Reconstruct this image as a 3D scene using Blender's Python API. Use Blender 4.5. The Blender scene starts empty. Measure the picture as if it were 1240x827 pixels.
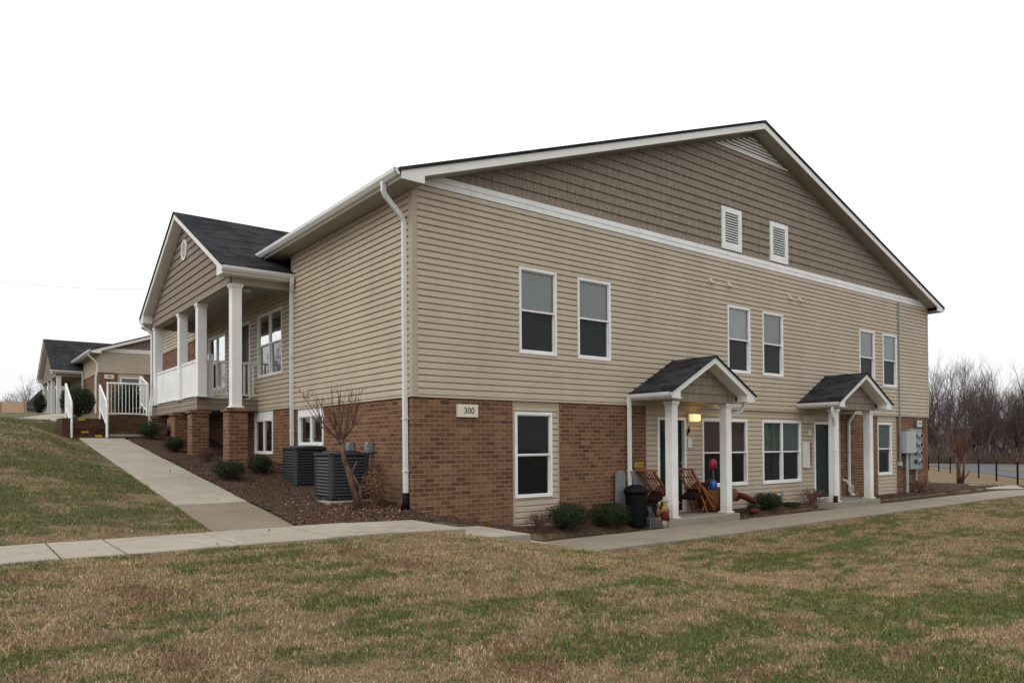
import bpy, math, random
import numpy as np
from mathutils import Vector, Matrix
R = math.radians
random.seed(7); rng = np.random.default_rng(7)
C = bpy.context.scene.collection
S = bpy.context.scene
# ------------------------------------------------------------------ camera
cam = bpy.data.cameras.new('camera'); co = bpy.data.objects.new('camera', cam); C.objects.link(co)
CP = (-6.3175, -10.9339, -0.8657); YAW, PIT, ROL = .65861, .012623, -.005823
f_ = Vector((math.sin(YAW)*math.cos(PIT), math.cos(YAW)*math.cos(PIT), math.sin(PIT)))
r_ = Vector((math.cos(YAW), -math.sin(YAW), 0)); u_ = r_.cross(f_)
c_, s_ = math.cos(ROL), math.sin(ROL)
rr = c_*r_ + s_*u_; uu = -s_*r_ + c_*u_
co.matrix_world = Matrix(((rr.x, uu.x, -f_.x, CP[0]), (rr.y, uu.y, -f_.y, CP[1]), (rr.z, uu.z, -f_.z, CP[2]), (0, 0, 0, 1)))
cam.sensor_width = 36; cam.lens = 882.75/1240*36; cam.shift_y = 113.38/1240; cam.clip_start = .1; cam.clip_end = 2000
S.camera = co
# ------------------------------------------------------------------ sky, sun, exposure
SUN_EL, SUN_AZ = 46, 262           # azimuth measured clockwise from +Y
w = bpy.data.worlds.new('World'); S.world = w; w.use_nodes = True
nt = w.node_tree; N = nt.nodes; L = nt.links; N.clear()
out = N.new('ShaderNodeOutputWorld'); bg = N.new('ShaderNodeBackground'); bg.inputs[1].default_value = .1
sky = N.new('ShaderNodeTexSky'); sky.sky_type = 'NISHITA'; sky.sun_disc = False
sky.sun_elevation = R(SUN_EL); sky.sun_rotation = R(SUN_AZ); sky.air_density = 1.2; sky.dust_density = 3
hs = N.new('ShaderNodeHueSaturation'); hs.inputs['Saturation'].default_value = .25
tc = N.new('ShaderNodeTexCoord'); sx = N.new('ShaderNodeSeparateXYZ'); L.new(tc.outputs['Generated'], sx.inputs[0])
mr = N.new('ShaderNodeMapRange'); mr.inputs[1].default_value = -.05; mr.inputs[2].default_value = .9
mr.inputs[3].default_value = 9.5; mr.inputs[4].default_value = 17.0; L.new(sx.outputs[2], mr.inputs[0])
nz = N.new('ShaderNodeTexNoise'); nz.inputs['Scale'].default_value = 2.2; nz.inputs['Detail'].default_value = 4
mp = N.new('ShaderNodeMapping'); mp.inputs['Scale'].default_value = (1, 1, 3); L.new(tc.outputs['Generated'], mp.inputs[0]); L.new(mp.outputs[0], nz.inputs['Vector'])
mr2 = N.new('ShaderNodeMapRange'); mr2.inputs[3].default_value = .93; mr2.inputs[4].default_value = 1.07; L.new(nz.outputs[0], mr2.inputs[0])
mu = N.new('ShaderNodeMath'); mu.operation = 'MULTIPLY'; L.new(mr.outputs[0], mu.inputs[0]); L.new(mr2.outputs[0], mu.inputs[1])
cc = N.new('ShaderNodeCombineColor'); 
for i, k in enumerate((.985, 1.0, 1.012)):
    m = N.new('ShaderNodeMath'); m.operation = 'MULTIPLY'; m.inputs[1].default_value = k; L.new(mu.outputs[0], m.inputs[0]); L.new(m.outputs[0], cc.inputs[i])
mx = N.new('ShaderNodeMix'); mx.data_type = 'RGBA'; mx.inputs[0].default_value = .9
L.new(sky.outputs[0], hs.inputs['Color']); L.new(hs.outputs[0], mx.inputs[6]); L.new(cc.outputs[0], mx.inputs[7])
L.new(mx.outputs[2], bg.inputs[0]); L.new(bg.outputs[0], out.inputs[0])
sd = bpy.data.lights.new('sun', 'SUN'); sd.energy = 1.15; sd.angle = R(35); sd.color = (1, .96, .9)
so = bpy.data.objects.new('sun', sd); C.objects.link(so)
sdir = Vector((math.sin(R(SUN_AZ))*math.cos(R(SUN_EL)), math.cos(R(SUN_AZ))*math.cos(R(SUN_EL)), math.sin(R(SUN_EL))))
so.rotation_euler = (-sdir).to_track_quat('-Z', 'Y').to_euler()
S.view_settings.view_transform = 'Standard'; S.view_settings.look = 'None'
S.view_settings.exposure = .04; S.view_settings.gamma = 1; S.view_settings.use_curve_mapping = False
S.cycles.max_bounces = 6; S.cycles.diffuse_bounces = 3; S.cycles.transparent_max_bounces = 12
# ------------------------------------------------------------------ materials
class NT:
    def __init__(s, m): s.t = m.node_tree; s.b = s.t.nodes['Principled BSDF']
    def n(s, ty, **k):
        o = s.t.nodes.new(ty)
        for a, v in k.items(): setattr(o, a, v)
        return o
    def l(s, a, b): s.t.links.new(a, b)
def plug(nt_, sock, v):
    if hasattr(v, 'is_output'): nt_.l(v, sock)
    else: sock.default_value = v
def newmat(name, rough=.8, spec=.3, col=None):
    m = bpy.data.materials.new(name); m.use_nodes = True; t = NT(m)
    t.b.inputs['Roughness'].default_value = rough; t.b.inputs['Specular IOR Level'].default_value = spec
    if col: t.b.inputs['Base Color'].default_value = (*col, 1)
    return m, t
def math_(t, op, a, b=None, c=None):
    o = t.n('ShaderNodeMath', operation=op); plug(t, o.inputs[0], a)
    if b is not None: plug(t, o.inputs[1], b)
    if c is not None: plug(t, o.inputs[2], c)
    return o.outputs[0]
def noise(t, vec, scale, det=3, rough=.5, st=None):
    if st:
        m = t.n('ShaderNodeMapping'); m.inputs['Scale'].default_value = st; t.l(vec, m.inputs[0]); vec = m.outputs[0]
    o = t.n('ShaderNodeTexNoise'); o.inputs['Scale'].default_value = scale; o.inputs['Detail'].default_value = det
    o.inputs['Roughness'].default_value = rough; t.l(vec, o.inputs['Vector']); return o.outputs[0]
def ramp(t, fac, stops, mode='LINEAR'):
    o = t.n('ShaderNodeValToRGB'); o.color_ramp.interpolation = mode; e = o.color_ramp.elements
    while len(e) < len(stops): e.new(.5)
    for k, (p, c) in enumerate(stops):
        e[k].position = p; e[k].color = (*c, 1) if len(c) == 3 else c
    plug(t, o.inputs[0], fac); return o.outputs[0]
def mix(t, f, a, b, bl='MIX'):
    o = t.n('ShaderNodeMix', data_type='RGBA', blend_type=bl); plug(t, o.inputs[0], f)
    for i, v in ((6, a), (7, b)):
        if isinstance(v, tuple): v = (*v, 1) if len(v) == 3 else v
        plug(t, o.inputs[i], v)
    return o.outputs[2]
def bump(t, h, d=.01, s=1.):
    o = t.n('ShaderNodeBump'); o.inputs['Distance'].default_value = d; o.inputs['Strength'].default_value = s
    plug(t, o.inputs['Height'], h); t.l(o.outputs[0], t.b.inputs['Normal'])
def pos(t): return t.n('ShaderNodeNewGeometry').outputs['Position']
def objc(t): return t.n('ShaderNodeTexCoord').outputs['Object']
def walluv(t):
    g = t.n('ShaderNodeNewGeometry'); s1 = t.n('ShaderNodeSeparateXYZ'); t.l(g.outputs['True Normal'], s1.inputs[0])
    s2 = t.n('ShaderNodeSeparateXYZ'); t.l(g.outputs['Position'], s2.inputs[0])
    h = math_(t, 'SQRT', math_(t, 'ADD', math_(t, 'MULTIPLY', s1.outputs[0], s1.outputs[0]), math_(t, 'MULTIPLY', s1.outputs[1], s1.outputs[1])))
    h = math_(t, 'MAXIMUM', h, .05)
    ax = math_(t, 'DIVIDE', math_(t, 'ABSOLUTE', s1.outputs[1]), h); ay = math_(t, 'DIVIDE', math_(t, 'ABSOLUTE', s1.outputs[0]), h)
    u = math_(t, 'ADD', math_(t, 'MULTIPLY', s2.outputs[0], ax), math_(t, 'MULTIPLY', s2.outputs[1], ay))
    v = math_(t, 'DIVIDE', s2.outputs[2], h)
    c = t.n('ShaderNodeCombineXYZ'); t.l(u, c.inputs[0]); t.l(v, c.inputs[1]); return c.outputs[0], u, v
def brickmat(dk=1.0):
    m, t = newmat('brick', .9, .2); uv, u, v = walluv(t)
    b = t.n('ShaderNodeTexBrick'); t.l(uv, b.inputs['Vector'])
    for k, x in (('Scale', 1), ('Mortar Size', .0075), ('Mortar Smooth', .12), ('Bias', 0), ('Brick Width', .22), ('Row Height', .0805)): b.inputs[k].default_value = x
    b.inputs['Color1'].default_value = (0, 0, 0, 1); b.inputs['Color2'].default_value = (1, 1, 1, 1); b.inputs['Mortar'].default_value = (.5, .5, .5, 1)
    base = ramp(t, b.outputs['Color'], [(0, (.062, .028, .019)), (.12, (.088, .040, .025)), (.3, (.116, .050, .029)), (.65, (.152, .069, .039)), (.9, (.185, .088, .050)), (1, (.235, .128, .073))])
    n2 = noise(t, pos(t), 60, 3); base = mix(t, math_(t, 'MULTIPLY', n2, .45), base, (.12, .065, .04))
    n3 = noise(t, pos(t), .9, 3); base = mix(t, ramp(t, n3, [(.45, (0, 0, 0)), (.75, (.35, .35, .35))]), base, (.20, .125, .07))
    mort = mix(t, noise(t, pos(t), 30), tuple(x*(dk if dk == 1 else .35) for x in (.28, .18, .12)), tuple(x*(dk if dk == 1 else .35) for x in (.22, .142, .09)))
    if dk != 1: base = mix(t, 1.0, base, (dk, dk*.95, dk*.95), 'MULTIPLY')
    t.l(mix(t, b.outputs['Fac'], base, mort), t.b.inputs['Base Color'])
    h = math_(t, 'SUBTRACT', math_(t, 'MULTIPLY', n2, .25), b.outputs['Fac']); bump(t, h, .006, .9); return m
def sidingmat(name, col, dirty=.16, seam=False):
    m, t = newmat(name, .55, .3); p = pos(t)
    n = noise(t, p, 1.1, 4, .6, (1, 1, .35)); g = noise(t, p, 9, 3, .6, (1, 1, .25))
    c = mix(t, ramp(t, n, [(.35, (0, 0, 0)), (.8, (1, 1, 1))]), col, tuple(x*(1-dirty) for x in col))
    c = mix(t, math_(t, 'MULTIPLY', g, .14), c, tuple(x*.72 for x in col))
    if seam:
        uv, u, v = walluv(t); row = math_(t, 'FLOOR', math_(t, 'DIVIDE', math_(t, 'SUBTRACT', v, .016), .2286)); wn = t.n('ShaderNodeTexWhiteNoise', noise_dimensions='1D'); t.l(row, wn.inputs['W'])
        fr_ = math_(t, 'FRACT', math_(t, 'ADD', math_(t, 'DIVIDE', u, 3.66), math_(t, 'MULTIPLY', wn.outputs[0], 9.0))); ln_ = math_(t, 'LESS_THAN', fr_, .0012)
        pan = t.n('ShaderNodeTexWhiteNoise', noise_dimensions='2D'); cv = t.n('ShaderNodeCombineXYZ'); t.l(row, cv.inputs[0]); t.l(math_(t, 'FLOOR', math_(t, 'ADD', math_(t, 'DIVIDE', u, 3.66), math_(t, 'MULTIPLY', wn.outputs[0], 9.0))), cv.inputs[1]); t.l(cv.outputs[0], pan.inputs['Vector'])
        c = mix(t, math_(t, 'MULTIPLY', ln_, .5), c, tuple(x*.45 for x in col)); c = mix(t, math_(t, 'MULTIPLY', pan.outputs[0], .10), c, tuple(x*.7 for x in col))
        stk = noise(t, p, 3.0, 4, .6, (2.2, 2.2, .12)); c = mix(t, ramp(t, stk, [(.55, (0, 0, 0)), (.8, (.22, .22, .22))]), c, tuple(x*.62 for x in col))
    t.l(c, t.b.inputs['Base Color'])
    bump(t, math_(t, 'ADD', noise(t, p, 40, 2, .5, (1, 1, 3)), math_(t, 'MULTIPLY', noise(t, p, 1.3, 2, .5, (1, 1, 5)), 9)), .0015, .5); return m
def shakemat():
    m, t = newmat('shake_shingles', .75, .25); uv, u, v = walluv(t)
    row = math_(t, 'FLOOR', math_(t, 'DIVIDE', v, .19))
    wn = t.n('ShaderNodeTexWhiteNoise', noise_dimensions='1D'); t.l(row, wn.inputs['W'])
    uo = math_(t, 'ADD', math_(t, 'DIVIDE', u, .17), math_(t, 'MULTIPLY', wn.outputs[0], 7.0))
    cv = t.n('ShaderNodeCombineXYZ'); t.l(uo, cv.inputs[0]); t.l(row, cv.inputs[1])
    vo = t.n('ShaderNodeTexVoronoi', voronoi_dimensions='1D', feature='DISTANCE_TO_EDGE'); vo.inputs['Scale'].default_value = 1
    t.l(math_(t, 'ADD', uo, math_(t, 'MULTIPLY', row, 13.7)), vo.inputs['W'])
    vc = t.n('ShaderNodeTexVoronoi', voronoi_dimensions='1D'); t.l(math_(t, 'ADD', uo, math_(t, 'MULTIPLY', row, 13.7)), vc.inputs['W'])
    gap = ramp(t, vo.outputs['Distance'], [(0, (1, 1, 1)), (.07, (0, 0, 0))])
    base = mix(t, vc.outputs['Color'], (.285, .228, .182), (.185, .145, .112))
    base = mix(t, math_(t, 'MULTIPLY', noise(t, uv, 14, 4, .6, (5, .4, 1)), .4), base, (.18, .14, .11))
    t.l(mix(t, math_(t, 'MULTIPLY', gap, .75), base, (.06, .045, .035)), t.b.inputs['Base Color'])
    bump(t, math_(t, 'SUBTRACT', math_(t, 'MULTIPLY', noise(t, uv, 30, 2, .5, (4, .3, 1)), .3), gap), .004, .8); return m
def roofmat():
    m, t = newmat('asphalt_shingles', .97, .04); uv, u, v = walluv(t)
    b = t.n('ShaderNodeTexBrick'); t.l(uv, b.inputs['Vector'])
    for k, x in (('Scale', 1), ('Mortar Size', .004), ('Mortar Smooth', .6), ('Bias', 0), ('Brick Width', .31), ('Row Height', .14)): b.inputs[k].default_value = x
    b.inputs['Color1'].default_value = (.007, .0075, .009, 1); b.inputs['Color2'].default_value = (.060, .060, .064, 1); b.inputs['Mortar'].default_value = (.013, .013, .014, 1)
    c = mix(t, math_(t, 'MULTIPLY', noise(t, uv, 5, 3, .6, (1, 1.6, 1)), .5), b.outputs['Color'], (.019, .019, .021))
    c = mix(t, .35, c, mix(t, noise(t, uv, 180, 2), (.006, .006, .006), (.05, .05, .053)))
    t.l(c, t.b.inputs['Base Color']); bump(t, math_(t, 'SUBTRACT', noise(t, uv, 120, 2), math_(t, 'MULTIPLY', b.outputs['Fac'], 2)), .010, 1.0); return m
def concmat(name, col, stain=(.2, .165, .12)):
    m, t = newmat(name, .92, .2); p = pos(t)
    c = mix(t, ramp(t, noise(t, p, .9, 5, .6), [(.35, (0, 0, 0)), (.68, (1, 1, 1))]), col, stain)
    c = mix(t, .5, c, mix(t, noise(t, p, 90, 3, .7), tuple(x*.6 for x in col), tuple(min(1, x*1.35) for x in col)))
    c = mix(t, ramp(t, noise(t, p, 3.4, 5, .7), [(.48, (0, 0, 0)), (.72, (.55, .55, .55))]), c, tuple(x*.55 for x in col)); sp = ramp(t, noise(t, p, 22, 2, .5), [(.66, (0, 0, 0)), (.7, (1, 1, 1))]); c = mix(t, math_(t, 'MULTIPLY', sp, .25), c, (.12, .09, .06))
    t.l(c, t.b.inputs['Base Color']); bump(t, noise(t, p, 120, 3, .7), .003, .5); return m
def plain(name, col, rough=.5, spec=.4, var=.1, sc=6, met=0):
    m, t = newmat(name, rough, spec); p = pos(t); t.b.inputs['Metallic'].default_value = met
    t.l(mix(t, ramp(t, noise(t, p, sc, 4, .6), [(.3, (0, 0, 0)), (.8, (1, 1, 1))]), col, tuple(x*(1-var*2) for x in col)), t.b.inputs['Base Color']); return m
def whitemat():
    m, t = newmat('white_paint', .45, .35); p = pos(t); c = mix(t, ramp(t, noise(t, p, 2.2, 4, .6), [(.35, (0, 0, 0)), (.8, (1, 1, 1))]), (.74, .74, .73), (.62, .62, .60))
    sx_ = t.n('ShaderNodeSeparateXYZ'); t.l(p, sx_.inputs[0]); lo_ = t.n('ShaderNodeMapRange'); lo_.inputs[1].default_value = -2.12; lo_.inputs[2].default_value = -2.45; t.l(sx_.outputs[2], lo_.inputs[0])
    st_ = math_(t, 'MULTIPLY', lo_.outputs[0], noise(t, p, 9, 4, .7, (1, 1, .6))); c = mix(t, st_, c, (.42, .30, .18))
    c = mix(t, ramp(t, noise(t, p, 7, 4, .6, (3, 3, .15)), [(.58, (0, 0, 0)), (.85, (.35, .35, .35))]), c, (.42, .41, .37)); t.l(c, t.b.inputs['Base Color']); return m
def turfcolor(t, p):
    big = noise(t, p, .34, 3, .55, (1, 1.7, .0001)); med = noise(t, p, 1.5, 4, .62, (1, 1.9, .0001)); fine = noise(t, p, 9, 3, .6, (1, 1, .0001))
    sx_ = t.n('ShaderNodeSeparateXYZ'); t.l(p, sx_.inputs[0])
    hill = t.n('ShaderNodeMapRange'); hill.inputs[1].default_value = -1.2; hill.inputs[2].default_value = 1.5; hill.inputs[3].default_value = 0; hill.inputs[4].default_value = .045; t.l(sx_.outputs[1], hill.inputs[0])
    near = t.n('ShaderNodeMapRange'); near.inputs[1].default_value = -6.2; near.inputs[2].default_value = -8; near.inputs[3].default_value = 0; near.inputs[4].default_value = .05; t.l(sx_.outputs[1], near.inputs[0])
    s = math_(t, 'ADD', math_(t, 'MULTIPLY', big, .48), math_(t, 'MULTIPLY', med, .52))
    s = math_(t, 'ADD', s, math_(t, 'MULTIPLY', math_(t, 'SUBTRACT', fine, .5), .26))
    s = math_(t, 'ADD', math_(t, 'ADD', s, hill.outputs[0]), near.outputs[0])
    g = ramp(t, s, [(.475, (0, 0, 0)), (.51, (.35, .35, .35)), (.555, (1, 1, 1))])
    rn = noise(t, p, .8, 4, .6, (1.3, 1, .0001)); q = t.n('ShaderNodeMapping'); 
    tan_r = t.n('ShaderNodeMapRange'); tan_r.inputs[1].default_value = 20; tan_r.inputs[2].default_value = 26; tan_r.inputs[3].default_value = 1; tan_r.inputs[4].default_value = .12; t.l(sx_.outputs[0], tan_r.inputs[0]); g = math_(t, 'MULTIPLY', g, tan_r.outputs[0])
    r1 = ramp(t, math_(t, 'ADD', math_(t, 'MULTIPLY', rn, .8), math_(t, 'ADD', math_(t, 'MULTIPLY', fine, .2), hill.outputs[0])), [(.54, (0, 0, 0)), (.60, (.9, .9, .9))])
    return g, r1, med, fine
def grassmat(name, blade):
    m, t = newmat(name, .8, .15); p = pos(t); g, r1, med, fine = turfcolor(t, p)
    if blade:
        rd = t.n('ShaderNodeNewGeometry').outputs['Random Per Island']
        bv = ramp(t, noise(t, p, 3.1, 4, .7, (1, 1.3, .0001)), [(.3, (.62, .60, .58)), (.7, (1.25, 1.25, 1.25))])
        tan = mix(t, 1.0, ramp(t, rd, [(0, (.13, .085, .047)), (.35, (.28, .190, .100)), (.7, (.44, .315, .180)), (.93, (.62, .48, .30)), (1, (.17, .08, .04))]), bv, 'MULTIPLY')
        gr = ramp(t, rd, [(0, (.034, .042, .012)), (.5, (.085, .122, .022)), (.85, (.150, .175, .040)), (1, (.28, .23, .12))])
        rs = ramp(t, rd, [(0, (.11, .055, .03)), (1, (.23, .135, .078))])
        gf = math_(t, 'GREATER_THAN', math_(t, 'ADD', math_(t, 'MULTIPLY', g, .90), .05), math_(t, 'FRACT', math_(t, 'MULTIPLY', rd, 17.3)))
        rf = math_(t, 'GREATER_THAN', math_(t, 'MULTIPLY', r1, .7), math_(t, 'FRACT', math_(t, 'MULTIPLY', rd, 31.7)))
    else:
        f2 = noise(t, p, 45, 4, .7)
        tan = mix(t, f2, (.06, .04, .022), (.24, .17, .10)); gr = mix(t, f2, (.022, .026, .009), (.085, .088, .030)); rs = mix(t, f2, (.07, .03, .018), (.19, .09, .05))
        gf, rf = math_(t, 'MULTIPLY', g, .9), math_(t, 'MULTIPLY', r1, .6)
    c = mix(t, gf, mix(t, rf, tan, rs), gr); t.l(c, t.b.inputs['Base Color'])
    if not blade: bump(t, noise(t, p, 35, 4, .7), .03, .8)
    return m
def mulchmat():
    m, t = newmat('mulch', .95, .1); p = pos(t)
    v = t.n('ShaderNodeTexVoronoi'); v.inputs['Scale'].default_value = 70; mp_ = t.n('ShaderNodeMapping'); mp_.inputs['Scale'].default_value = (1, 1.8, 1); t.l(p, mp_.inputs[0]); t.l(mp_.outputs[0], v.inputs['Vector'])
    c = ramp(t, v.outputs['Color'], [(0, (.04, .022, .016)), (.5, (.095, .055, .040)), (.85, (.14, .085, .06)), (1, (.22, .15, .10))])
    c = mix(t, ramp(t, noise(t, p, .8, 4, .6), [(.4, (0, 0, 0)), (.7, (.7, .7, .7))]), c, (.10, .06, .045))
    t.l(c, t.b.inputs['Base Color']); bump(t, v.outputs['Distance'], .03, .9); return m
def glassmat(name='window_glass', k=1.2):
    m, t = newmat(name); nt_ = m.node_tree; o = nt_.nodes['Material Output']
    tr = t.n('ShaderNodeBsdfTransparent'); tr.inputs[0].default_value = (.80, .83, .825, 1); gl = t.n('ShaderNodeBsdfGlossy'); gl.inputs['Roughness'].default_value = .012
    fr = t.n('ShaderNodeFresnel'); fr.inputs[0].default_value = 1.5; b = t.n('ShaderNodeBump'); b.inputs['Distance'].default_value = .02; b.inputs['Strength'].default_value = .12
    t.l(noise(t, pos(t), 1.7, 1), b.inputs['Height']); t.l(b.outputs[0], gl.inputs['Normal'])
    ms = t.n('ShaderNodeMixShader'); t.l(math_(t, 'MULTIPLY', fr.outputs[0], k), ms.inputs[0]); t.l(tr.outputs[0], ms.inputs[1]); t.l(gl.outputs[0], ms.inputs[2]); t.l(ms.outputs[0], o.inputs[0]); return m
def leafmat(name, a, b, rough=.5, spec=.3):
    m, t = newmat(name, rough, spec); rd = t.n('ShaderNodeNewGeometry').outputs['Random Per Island']
    t.l(mix(t, rd, a, b), t.b.inputs['Base Color']); return m
def barkmat(name, a, b):
    m, t = newmat(name, .9, .15); p = pos(t)
    t.l(mix(t, ramp(t, noise(t, p, 14, 4, .7, (1, 1, .25)), [(.35, (0, 0, 0)), (.65, (1, 1, 1))]), a, b), t.b.inputs['Base Color']); bump(t, noise(t, p, 40, 4, .7, (1, 1, .2)), .01, .7); return m
def woodmat(name, a, b):
    m, t = newmat(name, .6, .3); p = pos(t)
    t.l(mix(t, noise(t, p, 12, 4, .6, (1, 1, 6)), a, b), t.b.inputs['Base Color']); return m
M = {}
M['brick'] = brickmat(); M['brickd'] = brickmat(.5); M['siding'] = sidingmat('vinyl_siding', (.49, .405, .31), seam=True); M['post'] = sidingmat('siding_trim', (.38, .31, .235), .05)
M['shake'] = shakemat(); M['roof'] = roofmat(); M['white'] = whitemat(); M['gutter'] = plain('gutter_white', (.66, .67, .66), .4, .5, .05, 5)
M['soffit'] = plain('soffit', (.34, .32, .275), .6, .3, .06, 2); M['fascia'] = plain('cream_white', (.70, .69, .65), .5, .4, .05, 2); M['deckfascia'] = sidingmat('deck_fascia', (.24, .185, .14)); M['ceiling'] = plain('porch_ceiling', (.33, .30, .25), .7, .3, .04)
M['conc'] = concmat('concrete', (.32, .285, .235)); M['conc2'] = concmat('old_concrete', (.235, .205, .16), (.17, .135, .09)); M['conc3'] = concmat('weathered_concrete', (.20, .165, .12), (.13, .095, .06)); M['conc_top'] = concmat('porch_concrete', (.24, .22, .185))
M['ground'] = grassmat('lawn', False); M['blade'] = grassmat('grass_blades', True); M['mulch'] = mulchmat()
M['glass'] = glassmat(); M['glass2'] = glassmat('screened_glass', .45); M['dark'] = plain('dark_room', (.018, .02, .018), .9, .1); M['dark_backing'] = plain('insect_screen', (.035, .038, .038), .9, .1)
M['blind'] = plain('blind_grey', (.55, .57, .56), .7, .2, .03, 2); M['blindw'] = plain('blind_white', (.74, .76, .76), .7, .2, .03, 2); M['blindl'] = plain('blind_lavender', (.55, .54, .60), .7, .2, .03, 2)
M['curtg'] = plain('curtain_green', (.10, .135, .105), .9, .1, .15, 4); M['curtb'] = plain('curtain_brown', (.075, .028, .016), .9, .1, .2, 4)
M['door'] = plain('green_door', (.005, .017, .012), .5, .2, .05); M['doorb'] = plain('brown_door', (.03, .02, .016), .5, .3, .1)
M['brass'] = plain('brass', (.6, .45, .2), .35, .5, .05, 6, 1.0); M['black'] = plain('black_plastic', (.004, .0045, .006), .6, .12, .1); M['acgray'] = plain('unit_grey', (.024, .027, .030), .5, .4, .12); M['acdark'] = plain('unit_dark', (.010, .011, .013), .7, .2)
M['metal'] = plain('grey_metal', (.20, .235, .25), .45, .5, .08); M['metall'] = plain('light_grey_metal', (.33, .36, .37), .45, .5, .06); M['lightgrey'] = plain('box_white', (.62, .62, .58), .5, .4, .05)
M['sign'] = plain('sign_cream', (.62, .57, .47), .6, .3, .06, 30); M['ink'] = plain('sign_ink', (.03, .04, .035), .6, .3); M['signg'] = plain('sign_green', (.05, .07, .05), .6, .3)
M['leafd'] = leafmat('boxwood_leaf', (.006, .012, .004), (.028, .042, .013), .6, .15); M['leafj'] = leafmat('juniper_leaf', (.01, .02, .007), (.04, .058, .02), .6, .15); M['leafp'] = leafmat('barberry_twigs', (.05, .02, .022), (.11, .06, .055), .8)
M['leafb'] = leafmat('dry_leaf', (.08, .038, .018), (.26, .14, .075), .8); M['leafr'] = leafmat('nandina_leaf', (.05, .02, .016), (.16, .08, .05), .8)
M['bark'] = barkmat('bark_grey', (.045, .036, .032), (.12, .098, .085)); M['barkfar'] = barkmat('bark_far', (.040, .030, .028), (.095, .072, .066)); M['myrtle'] = barkmat('bark_myrtle', (.05, .025, .018), (.16, .095, .066)); M['twig'] = barkmat('twig_brown', (.10, .05, .035), (.2, .12, .085))
M['yellow'] = plain('yellow_paint', (.55, .38, .03), .7, .2, .2, 25); M['wood'] = woodmat('chair_wood', (.14, .045, .02), (.28, .10, .042)); M['cushion'] = plain('dark_cushion', (.025, .010, .009), .9, .1, .2, 20)
M['pink'] = plain('pink_balloon', (.36, .015, .06), .3, .5); M['blue'] = plain('blue_balloon', (.015, .10, .38), .3, .5); M['orange'] = plain('rust_wicker', (.15, .060, .024), .8, .2, .3, 30); M['red'] = plain('red_fabric', (.10, .012, .011), .8, .2, .15, 20)
M['road'] = plain('asphalt_road', (.085, .09, .10), .9, .2, .12, .4); M['fencew'] = woodmat('fence_wood', (.36, .23, .145), (.48, .33, .22)); M['lattice'] = plain('faded_plastic', (.20, .205, .21), .6, .3, .2, 20); M['denim'] = plain('blue_metal', (.07, .09, .13), .5, .4, .2, 30); M['yell2'] = plain('mustard', (.30, .20, .045), .8, .2, .2, 30)
M['skin'] = plain('doll_cloth', (.55, .40, .28), .9, .1, .1, 20); M['cream'] = plain('cream_cloth', (.34, .29, .21), .9, .1, .1, 20)
m, t = newmat('lamp_glass', .4, .4, (.8, .6, .35)); t.b.inputs['Emission Color'].default_value = (1, .62, .22, 1); t.b.inputs['Emission Strength'].default_value = 1.1; M['lamp'] = m
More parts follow.
